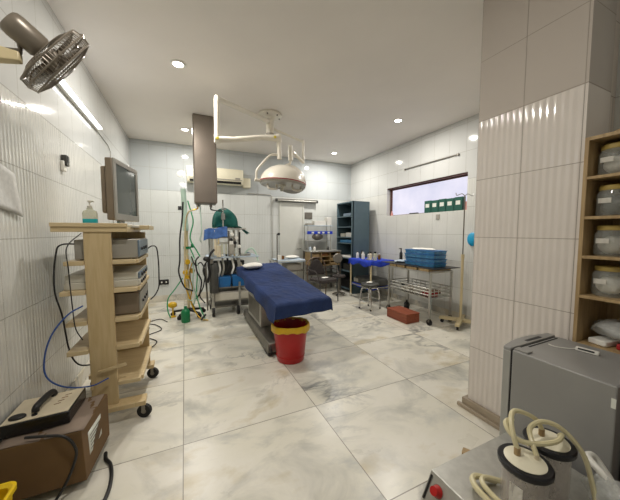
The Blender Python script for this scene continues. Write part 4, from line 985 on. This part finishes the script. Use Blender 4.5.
tb = [(3.40, 4.93, .03, .15, 'white_plastic', 'black', 'white jar with black cap at the far end of the blue sheet'),
      (3.42, 4.80, .03, .17, 'black', 'black', 'black bottle on the blue sheet next to the white jar'),
      (3.38, 4.70, .035, .15, 'white_plastic', 'white_plastic', 'white bottle with white cap in the middle of the blue sheet'),
      (3.45, 4.60, .03, .14, 'steel', 'black', 'small steel canister with black lid on the blue sheet'),
      (3.42, 4.50, .035, .16, 'cream_panel', 'black', 'cream bottle with black cap, second from near end of blue sheet'),
      (3.44, 4.38, .038, .17, 'bottle_clear', 'black', 'pale clear bottle with black cap, nearest on the blue sheet'),
      (3.60, 4.45, .03, .13, 'amber', 'white_plastic', 'brown bottle with white cap behind the cream bottle')]
for x, y, r, h, m, mc, lb in tb:
    e = empty('lotion_bottle', (x, y, .838), lb, 'bottle', 'bottles on the blue-sheeted trolley')
    MB().lathe((x, y, .838), [(.001, 0), (r, 0), (r, h * .68), (r * .5, h * .8), (r * .5, h * .84), (.001, h * .84)], 18).build('bottle_body', m, e)
    MB().cyl((x, y, .838 + h * .84), (x, y, .838 + h), r * .62, n=14).build('cap', mc, e)
tag(B(3.33, 3.42, 4.40, 4.55, .836, .86).build('steel_tray', 'steel', bevel=.004), 'small flat steel tray at the front edge of blue sheet', 'tray')

# ================================================================== STOOL
sxx, syy = 3.05, 4.02
t = empty('rotating_stool', (sxx, syy, 0), 'low round dark-seated stool with bent chrome legs beside the instrument trolley', 'stool')
MB().lathe((sxx, syy, .42), [(.001, 0), (.155, 0), (.165, .012), (.165, .035), (.15, .05), (.001, .055)], 32).build('seat', 'bag_grey', t)
MB().cyl((sxx, syy, .28), (sxx, syy, .42), .022, n=14).cyl((sxx, syy, .27), (sxx, syy, .29), .04, n=14).build('screw_post', 'chrome', t)
for k in range(4):
    a = PI / 4 + k * PI / 2 + .25; c_, s2 = math.cos(a), math.sin(a)
    L_ = MB().tube([(sxx + .0 * c_, syy + .0 * s2, .37), (sxx + .10 * c_, syy + .10 * s2, .385), (sxx + .15 * c_, syy + .15 * s2, .35), (sxx + .175 * c_, syy + .175 * s2, .2), (sxx + .185 * c_, syy + .185 * s2, .02)], .015, 10, smooth=5)
    lo = L_.build('leg', 'chrome', t)
    MB().cyl((sxx + .185 * c_, syy + .185 * s2, 0), (sxx + .186 * c_, syy + .186 * s2, .03), .016, n=10).build('rubber_tip', 'rubber', lo)
MB().tube([(sxx + .178 * math.cos(2 * PI * k / 24), syy + .178 * math.sin(2 * PI * k / 24), .16) for k in range(24)], .008, 8, closed=True).build('foot_ring', 'chrome', t)
tag(MB().ell((sxx - .02, syy - .02, .488), (.06, .04, .016), 14, 8, wob=.3).build('white_swab', 'white_cloth'), 'crumpled white swab on the low stool seat', 'swab')

# ================================================================== STEEL CART
QX0, QX1, QY0, QY1 = 3.30, 3.75, 2.90, 3.80
t = empty('steel_cart', (3.52, 3.35, 0), 'steel wire cart with a board top and basket shelf below the window', 'cart')
for x in (QX0, QX1):
    for y in (QY0, QY1):
        MB().box(x - .014, x + .014, y - .014, y + .014, .10, .80).build('leg', 'steel', t)
        co = MB().cyl((x - .014, y, .045), (x + .014, y, .045), .045, n=18).build('castor', 'rubber', t)
        MB().box(x - .02, x + .02, y - .014, y + .014, .05, .10).build('castor_fork', 'dark_steel', co)
fr = MB()
for z in (.78,):
    fr.box(QX0 - .015, QX1 + .015, QY0 - .015, QY0 + .015, z, z + .025).box(QX0 - .015, QX1 + .015, QY1 - .015, QY1 + .015, z, z + .025)
    fr.box(QX0 - .015, QX0 + .015, QY0, QY1, z, z + .025).box(QX1 - .015, QX1 + .015, QY0, QY1, z, z + .025)
fr.build('top_frame', 'steel', t)
B(QX0 + .0, QX1 + .0, QY0, QY1, .395, .41).build('lower_shelf', 'steel', t)
rl = MB()
for z in (.45, .50, .55):
    for x in (QX0, QX1): rl.cyl((x, QY0, z), (x, QY1, z), .009, n=6)
    for y in (QY0, QY1): rl.cyl((QX0, y, z), (QX1, y, z), .009, n=6)
for k in range(1, 9): rl.cyl((QX0, QY0 + .1 * k, .41), (QX0, QY0 + .1 * k, .55), .006, n=6).cyl((QX1, QY0 + .1 * k, .41), (QX1, QY0 + .1 * k, .55), .006, n=6)
for k in range(1, 5): rl.cyl((QX0 + .09 * k, QY0, .41), (QX0 + .09 * k, QY0, .55), .006, n=6)
rl.build('basket_rails', 'steel', t)
for k, (y0, y1) in enumerate(((2.93, 3.12), (3.16, 3.38), (3.42, 3.60), (3.62, 3.78))):
    B(QX0 - .01, QX1 + .02, y0, y1, .805, .85).build('top_slat', 'cab_wood', t, bevel=.002)
tag(B(QX0 - .03, QX1 + .06, 2.80, 3.98, .8505, .86).build('dark_board', 'black'), 'thin dark board lying across the top of the steel cart', 'board')
for k in range(4):
    q = MB(); z = .861 + .064 * k; dx = (.0, .008, -.004, .006)[k]
    q.hexa([(3.40 + dx, 2.94, z), (3.66 + dx, 2.94, z), (3.66 + dx, 3.52, z), (3.40 + dx, 3.52, z)], [(3.395 + dx, 2.93, z + .052), (3.665 + dx, 2.93, z + .052), (3.665 + dx, 3.53, z + .052), (3.395 + dx, 3.53, z + .052)])
    tr_ = q.build('stacked_tray', 'tray_blue', bevel=.004)
    B(3.385 + dx, 3.675 + dx, 2.92, 3.54, z + .053, z + .060).build('tray_lid', 'blue_bin', tr_, bevel=.003)
    tag(tr_, 'blue film-wrapped tray on the steel cart, %s' % ('at the bottom of its stack', 'second from the bottom', 'third from the bottom', 'topmost of its stack')[k], 'tray', 'blue trays stacked on the steel cart')
tag(MB().ell((3.53, 3.25, 1.125), (.11, .22, .018), 18, 8, wob=.2).build('white_packets', 'white_cloth'), 'flat white packet on top of the stacked blue trays', 'packet')
tag(MB().ell((3.50, 3.72, .886), (.14, .08, .025), 18, 8, wob=.2).build('pale_wrap', 'pale_cloth'), 'pale crumpled wrap on the dark board left of blue trays', 'wrap')
def bottle_on(t, x, y, z, r, h):
    MB().lathe((x, y, z), [(.001, 0), (r, 0), (r, h * .6), (r * .4, h * .75), (r * .4, h * .82), (.001, h * .82)], 16).build('bottle_body', 'black', t)
    MB().cyl((x, y, z + h * .82), (x, y, z + h), r * .5, n=10).box(x - .05, x + .01, y - .008, y + .008, z + h * .93, z + h).build('trigger', 'dark_steel', t)
sp_ = empty('spray_bottle', (3.66, 3.90, .86), 'slim black spray bottle standing on the dark board left of blue trays', 'bottle')
bottle_on(sp_, 3.66, 3.90, .8605, .028, .24)
pk = [(3.44, 3.02, 'redprint', 'reddish packet nearest the camera in the cart basket'), (3.44, 3.22, 'gauze', 'off-white packet in the middle of the cart basket'), (3.42, 3.46, 'white_cloth', 'white folded packet in the far half of the cart basket'), (3.62, 3.12, 'amber', 'brown packet at the back of the cart basket'), (3.60, 3.66, 'black', 'black packet at the far end of the cart basket')]
for i, (x, y, m, lb) in enumerate(pk):
    tag(B(x - .08, x + .08, y - .085, y + .085, .4105, .47 + .01 * (i % 3)).build('supply_packet', m, bevel=.015), lb, 'packet', 'packets in the cart basket')
tag(MB().lathe((3.55, 3.62, 0), [(.001, 0), (.04, 0), (.045, .02), (.045, .14), (.018, .17), (.018, .2), (.001, .2)], 18).build('dark_bottle', 'black'), 'dark bottle standing on the floor below the steel cart', 'bottle')
t = tag(B(3.025, 3.29, 3.08, 3.52, 0, .135).build('wooden_step', 'brown_box', bevel=.004), 'low reddish brown wooden step box on the floor', 'step box')
B(3.02, 3.295, 3.075, 3.525, .135, .147).build('top_board', 'brown_box', t, bevel=.003)

# ================================================================== DRIP STAND near right wall
px_, py_ = 3.73, 2.71
t = empty('drip_stand', (px_, py_, 0), 'cream drip stand with hooks and castored cross base near the window', 'stand')
MB().cyl((px_, py_, .07), (px_, py_, 1.05), .019, n=12).build('lower_pole', 'beige_pole', t)
MB().cyl((px_, py_, 1.0), (px_, py_, 1.93), .009, n=10).build('upper_pole', 'dark_steel', t)
MB().cyl((px_, py_, 1.0), (px_, py_, 1.07), .024, n=12).build('collar', 'beige_pole', t)
MB().tube([(px_ - .14, py_ + .04, 1.965), (px_ - .13, py_ + .03, 1.93), (px_ - .05, py_ + .01, 1.955), (px_, py_, 1.93), (px_ + .05, py_ - .01, 1.955), (px_ + .12, py_ - .03, 1.93), (px_ + .14, py_ - .04, 1.96)], .006, 8, smooth=4).build('hooks', 'chrome', t)
for k in range(4):
    a = k * PI / 2 + .5; c_, s2 = math.cos(a), math.sin(a)
    MB().hexa([Vector((px_ + c_ * l - s2 * w2, py_ + s2 * l + c_ * w2, z)) for l, w2, z in ((.0, -.035, .06), (.29, -.03, .055), (.29, .03, .055), (.0, .035, .06))],
              [Vector((px_ + c_ * l - s2 * w2, py_ + s2 * l + c_ * w2, z)) for l, w2, z in ((.0, -.035, .11), (.29, -.03, .095), (.29, .03, .095), (.0, .035, .11))]).build('base_leg', 'beige_pole', t, bevel=.004)
    MB().cyl((px_ + c_ * .25 - .012 * s2, py_ + s2 * .25 + .012 * c_, .027), (px_ + c_ * .25 + .012 * s2, py_ + s2 * .25 - .012 * c_, .027), .027, n=14).box(px_ + c_ * .25 - .01, px_ + c_ * .25 + .01, py_ + s2 * .25 - .01, py_ + s2 * .25 + .01, .03, .056).build('castor', 'rubber', t)
tag(MB().ell((3.965, 2.73, 1.29), (.033, .085, .105), 24, 14).build('cyan_disc', 'cyan'), 'round bright blue cushion-like disc hanging on the wall right of the drip stand', 'disc')
tag(MB().rings([[Vector((v.x, v.y, z)) for v in rrect(3.87, 2.30, .10 * k, .12 * k, .04, z)] for z, k in ((0, .85), (.02, .95), (.2, 1), (.21, .95))]).build('blue_tub', 'cyan'), 'bright blue tub on the floor at right behind the drip stand', 'tub')

# ================================================================== WINDOW SILL ITEMS
for k in range(5):
    y0 = 2.95 + .152 * k; x0 = XR + .004
    e = empty('box_file', (x0 + .04, y0 + .07, WZ0 + .004), 'dark green box file on the window sill, %s' % ('nearest the drip stand', 'second from the drip stand end', 'middle one of five', 'fourth from the drip stand end', 'farthest from the drip stand')[k], 'box file', 'dark green box files on the window sill')
    B(x0 - .0, x0 + .082, y0, y0 + .143, WZ0 + .0045, WZ0 + .222 - .006 * (k % 2)).build('file_box', 'green_file', e, bevel=.003)
    B(x0 - .0015, x0 - .0002, y0 + .035, y0 + .115, WZ0 + .10, WZ0 + .165).build('spine_label', 'label', e)
tag(MB().lathe((XR + .04, 4.60, WZ0 + .0045), [(.001, 0), (.025, 0), (.025, .05), (.012, .07), (.012, .1), (.001, .1)], 14).build('small_bottle', 'pink'), 'small pink bottle at the far end of the window sill', 'bottle')
tag(B(XR + .01, XR + .06, 3.88, 4.08, WZ0 + .0045, WZ0 + .03).build('stapler', 'black', bevel=.008), 'small black stapler-like item lying on the window sill', 'stapler')
tag(MB().cyl((XR + .045, 2.90, WZ0 + .0045), (XR + .045, 2.90, WZ0 + .14), .02, n=12).build('pink_tube', 'pink'), 'slim pink tube at the near end of window sill', 'tube')

# ================================================================== FRIDGE
FX0, FX1, FY0, FY1, FZ = 1.53, 1.965, .435, .87, .790
t = empty('small_fridge', (1.77, .66, 0), 'small grey refrigerator in front of the tiled column', 'refrigerator')
B(FX0, FX1, FY0, FY1 - .055, .03, FZ).build('cabinet_body', 'fridge', t, bevel=.006)
def darc(z):
    pts = [Vector((FX0, FY1 - .048, z)), Vector((FX0 + .0, FY1 - .012, z))]
    for k in range(9): 
        u = k / 8; pts.append(Vector((FX0 + .01 + (FX1 - FX0 - .02) * u, FY1 - .008 + .028 * math.sin(PI * u), z)))
    pts += [Vector((FX1, FY1 - .012, z)), Vector((FX1, FY1 - .048, z))]
    return pts
MB().rings([darc(.06), darc(FZ - .012), ]).build('door', 'fridge_door', t, bevel=.003)
MB().rings([darc(FZ - .012), darc(FZ + .006)]).build('door_cap', 'fridge', t, bevel=.004)
B(FX0 + .004, FX1 - .004, FY1 - .055, FY1 - .048, .05, FZ - .004).build('door_gasket', 'rubber', t)
B(FX0 + .18, FX0 + .32, FY1 - .035, FY1 - .018, FZ + .006, FZ + .0075).build('handle_slot', 'black', t)
MB().obox((FX0 + .03, FY1 - .09, FZ + .004), (.045, .06, .008)).build('hinge_cover', 'fridge', t)
B(FX0 + .12, FX0 + .40, FY1 - .075, FY1 - .068, FZ, FZ + .002).build('top_groove', 'rubber', t)
for x in (FX0 + .04, FX1 - .04):
    for y in (FY0 + .04, FY1 - .10): MB().cyl((x, y, 0), (x, y, .03), .015, n=10).build('foot', 'rubber', t)
B(FX0 - .002, FX0, FY0 + .0, FY0 + .014, .70, .74).build('paper_tag', 'label', t)
t = empty('inline_switch', (1.835, .635, FZ), 'small white inline cable switch lying on top of the refrigerator', 'switch')
MB().obox((1.835, .635, FZ + .0105), (.022, .085, .018), rz=.15).build('switch_body', 'white_plastic', t, bevel=.003)
MB().obox((1.826, .636, FZ + .014), (.006, .06, .008), rz=.15).build('switch_slot', 'black', t)
MB().tube([(1.832, .675, FZ + .008), (1.80, .70, FZ + .004), (1.77, .74, FZ + .004), (1.775, .77, FZ + .004)], .0025, 6, smooth=4).build('lead', 'white_plastic', t)
tag(B(1.60, 2.0, -.2, FY0 - .01, 0, .66).build('wood_cabinet', 'dark_wood', bevel=.004), 'dark brown wooden cabinet end right beside the refrigerator', 'cabinet')

# ================================================================== SUCTION MACHINE
SZ = .40
t = empty('suction_machine', (1.2, .5, 0), 'stainless steel suction machine with red knob at bottom right', 'suction machine')
MB().hexa([(.865, .10, .02), (1.47, .10, .02), (1.47, .775, .02), (.865, .775, .02)], [(.865, .10, .30), (1.47, .10, .30), (1.47, .775, .30), (.865, .775, .30)]).build('lower_casing', 'steel', t, bevel=.003)
MB().hexa([(.865, .10, .30), (1.47, .10, .30), (1.47, .775, .30), (.865, .775, .30)], [(.92, .10, SZ), (1.47, .10, SZ), (1.47, .775, SZ), (.92, .775, SZ)]).build('top_casing', 'steel', t, bevel=.003)
sl = Vector((.055, 0, .10)).normalized(); sn = Vector((-.10, 0, .055)).normalized()
kp = Vector((.8967, .722, .3577))
MB().lathe(kp, [(.001, .03), (.016, .029), (.019, .012), (.023, .0)], 20, axis=sn).build('red_knob', 'red', t)
MB().lathe(kp, [(.024, .0), (.024, .002), (.001, .003)], 24, axis=sn).build('dial_plate', 'dark_steel', t)
p0 = Vector((.8665, .768, .305)); 
MB().hexa([p0 + sn * .001, p0 + sn * .003, p0 + sn * .003 + Vector((0, -.008, 0)), p0 + sn * .001 + Vector((0, -.008, 0))],
          [v + sl * .095 for v in (p0 + sn * .001, p0 + sn * .003, p0 + sn * .003 + Vector((0, -.008, 0)), p0 + sn * .001 + Vector((0, -.008, 0)))]).build('panel_edge', 'black', t)
for x in (.92, 1.42):
    for y in (.15, .72): MB().cyl((x, y, 0), (x, y, .02), .018, n=10).build('rubber_foot', 'rubber', t)
def canister(x, y, label):
    e = empty('suction_jar', (x, y, SZ), label, 'jar', 'canisters on the suction machine')
    MB().lathe((x, y, SZ), [(.001, .0015), (.062, .0015), (.066, .01), (.068, .175), (.064, .175), (.062, .012), (.001, .006)], 36).build('canister', 'acrylic', e)
    MB().lathe((x, y, SZ), [(.062, .178), (.077, .178), (.080, .183), (.080, .196), (.076, .201), (.062, .201)], 40).build('rim_ring', 'jar_rim', e)
    MB().lathe((x, y, SZ), [(.0615, .170), (.0615, .203), (.045, .208), (.001, .210)], 36).build('lid', 'jar_lid', e)
    MB().tube([(x - .01, y + .02, SZ + .207), (x - .01, y + .02, SZ + .235)], .010, 10).build('nozzle', 'cab_wood', e)
    MB().tube([(x + .03, y - .02, SZ + .207), (x + .03, y - .02, SZ + .225)], .007, 10).build('nozzle', 'cream_panel', e)
    B(x - .067, x - .065, y - .03, y + .01, SZ + .05, SZ + .14).build('scale_strip', 'gauze', e)
    return e
canister(1.066, .51, 'left suction jar with cream lid and black rim, nearer the red knob')
canister(1.254, .525, 'right suction jar with cream lid and black rim, nearer the refrigerator')
tg = 'cream tubes on the suction jars'
def tube(pts, r, label): return cable('suction_tube', pts, r, 'tube_cream', label, 'tube', 8, tg)
tube([(1.056, .53, .63), (1.058, .545, .665), (1.085, .57, .705), (1.13, .585, .715), (1.18, .57, .70), (1.225, .555, .67), (1.244, .545, .635)], .0085, 'cream tube arching highest between the two jar lids')
tube([(1.096, .49, .620), (1.11, .51, .645), (1.15, .54, .67), (1.22, .535, .678), (1.28, .50, .655), (1.32, .45, .58), (1.325, .42, .48), (1.31, .40, .42)], .0085, 'cream tube passing over right jar lid and down beside it')
tube([(1.284, .505, .622), (1.26, .49, .642), (1.20, .48, .645), (1.13, .50, .645), (1.08, .53, .650), (1.065, .56, .665), (1.08, .585, .685), (1.13, .59, .68)], .0085, 'cream tube lying low across both jar lids')
tube([(1.10, .62, .412), (1.03, .66, .425), (.985, .63, .43), (.975, .55, .425), (.99, .42, .414), (1.02, .3, .412)], .011, 'outer cream tube looping on the steel top left of jars')
tube([(1.12, .605, .414), (1.05, .635, .432), (1.01, .61, .436), (1.003, .53, .43), (1.02, .42, .414), (1.06, .3, .412)], .010, 'inner cream tube looping on the steel top left of jars')
# film-wrapped handset
t = empty('wrapped_handset', (1.39, .40, SZ), 'white handle wrapped in crumpled clear film at bottom right', 'handset')
MB().tube([(1.385, .33, .412), (1.375, .40, .50), (1.40, .46, .525), (1.445, .46, .515), (1.455, .42, .46), (1.44, .38, .415)], .013, 10, smooth=6).build('handle', 'white_plastic', t)
MB().ell((1.365, .385, .455), (.055, .065, .052), 26, 16, wob=.3).build('film_wrap', 'film', t)
tag(MB().obox((1.55, 1.02, .03), (.05, .10, .06), rz=.5).build('wood_block', 'cab_wood', bevel=.006), 'small wooden block on the floor beside the refrigerator', 'block')

# ================================================================== WALL SHELF CABINET WITH JARS
GX0, GX1, GY0, GY1, GZ = 1.995, 2.36, -.30, .757, 1.91
t = empty('jar_cabinet', (2.2, .23, 0), 'tall beige plywood open cabinet holding glass jars at right edge', 'cabinet')
B(GX0, GX1, GY1 - .018, GY1, 0, GZ).build('side_panel', 'cab_wood', t, bevel=.002)
B(GX0, GX1, GY0, GY0 + .018, 0, GZ).build('side_panel', 'cab_wood', t, bevel=.002)
B(GX1 - .008, GX1, GY0 + .018, GY1 - .018, 0, GZ).build('back_panel', 'cab_wood', t)
B(GX0, GX1 - .008, GY0 + .018, GY1 - .018, GZ - .018, GZ).build('top_panel', 'cab_wood', t)
GS = [1.70, 1.485, 1.27, 1.05, .78, .4, .06]
for z in GS: B(GX0, GX1 - .008, GY0 + .018, GY1 - .018, z - .016, z).build('shelf', 'cab_wood', t, bevel=.002)
def jar(x, y, z, r, h, mc, label, lidm='yellow_lid'):
    e = empty('storage_jar', (x, y, z), label, 'jar', 'storage jars in the plywood cabinet')
    MB().lathe((x, y, z), [(.001, .0006), (r * .9, .0006), (r, .012), (r, h * .72), (r * .86, h * .82), (r * .86, h * .86)], 30).build('glass_body', 'glass', e)
    MB().cyl((x, y, z + h * .84), (x, y, z + h), r * .9, n=30).build('jar_lid', lidm, e, bevel=.003)
    MB().ell((x, y, z + h * .36), (r * .74, r * .74, h * .30), 18, 10, wob=.2).build('contents', mc, e)
    B(x - r - .002, x - r + .002, y - r * .1, y + r * .6, z + h * .42, z + h * .58).build('tape_label', 'gauze', e)
pos = [('gauze', 'dark_steel'), ('bag_grey', 'gauze'), ('gauze', 'gauze'), ('white_cloth', 'gauze')]
ws = ('on the top shelf', 'on the second shelf', 'on the third shelf', 'on the fourth shelf')
zs = (1.70, 1.485, 1.27, 1.05)
for k in range(4):
    jar(2.11, .662 - .002 * k, zs[k], .072, .165, pos[k][0], 'yellow-lidded glass jar %s of the plywood cabinet, nearer the column' % ws[k])
    jar(2.14, .485, zs[k], .072, .165, pos[k][1], 'yellow-lidded glass jar %s of the plywood cabinet, partly beyond the frame edge' % ws[k])
tag(MB().ell((2.15, .60, .866), (.12, .13, .055), 24, 12, wob=.2).build('plastic_bag', 'film'), 'crumpled clear plastic bag of supplies in the lower cabinet compartment', 'bag')
for i, (x, y, m) in enumerate(((2.10, .66, 'white_cloth'), (2.11, .56, 'redprint'), (2.10, .46, 'white_cloth'))):
    tag(MB().obox((x, y, .796), (.12, .08, .03), rz=.2 * i - .2).build('dressing_packet', m, bevel=.006), ('white dressing packet beneath the clear bag, nearest the column', 'red and white packet beneath the clear bag in the middle', 'white dressing packet beneath the clear bag at the frame edge')[i], 'packet')
tag(MB().lathe((2.17, .62, GZ), [(.001, .0005), (.09, .0005), (.095, .015), (.09, .03), (.001, .032)], 28).build('flat_lid', 'cab_wood'), 'flat round beige lid on top of the plywood cabinet', 'lid')
t = empty('metal_stand', (2.16, .52, GZ), 'small dark metal ornament on top of the plywood cabinet', 'ornament')
MB().lathe((2.16, .575, GZ + .033), [(.03, 0), (.03, .012), (.008, .02), (.008, .06), (.02, .075), (.012, .10), (.001, .11)], 16).build('stand_body', 'black', t)
MB().tube([(2.16, .575, GZ + .08), (2.14, .61, GZ + .075), (2.14, .635, GZ + .09)], .006, 8).build('side_arm', 'black', t)
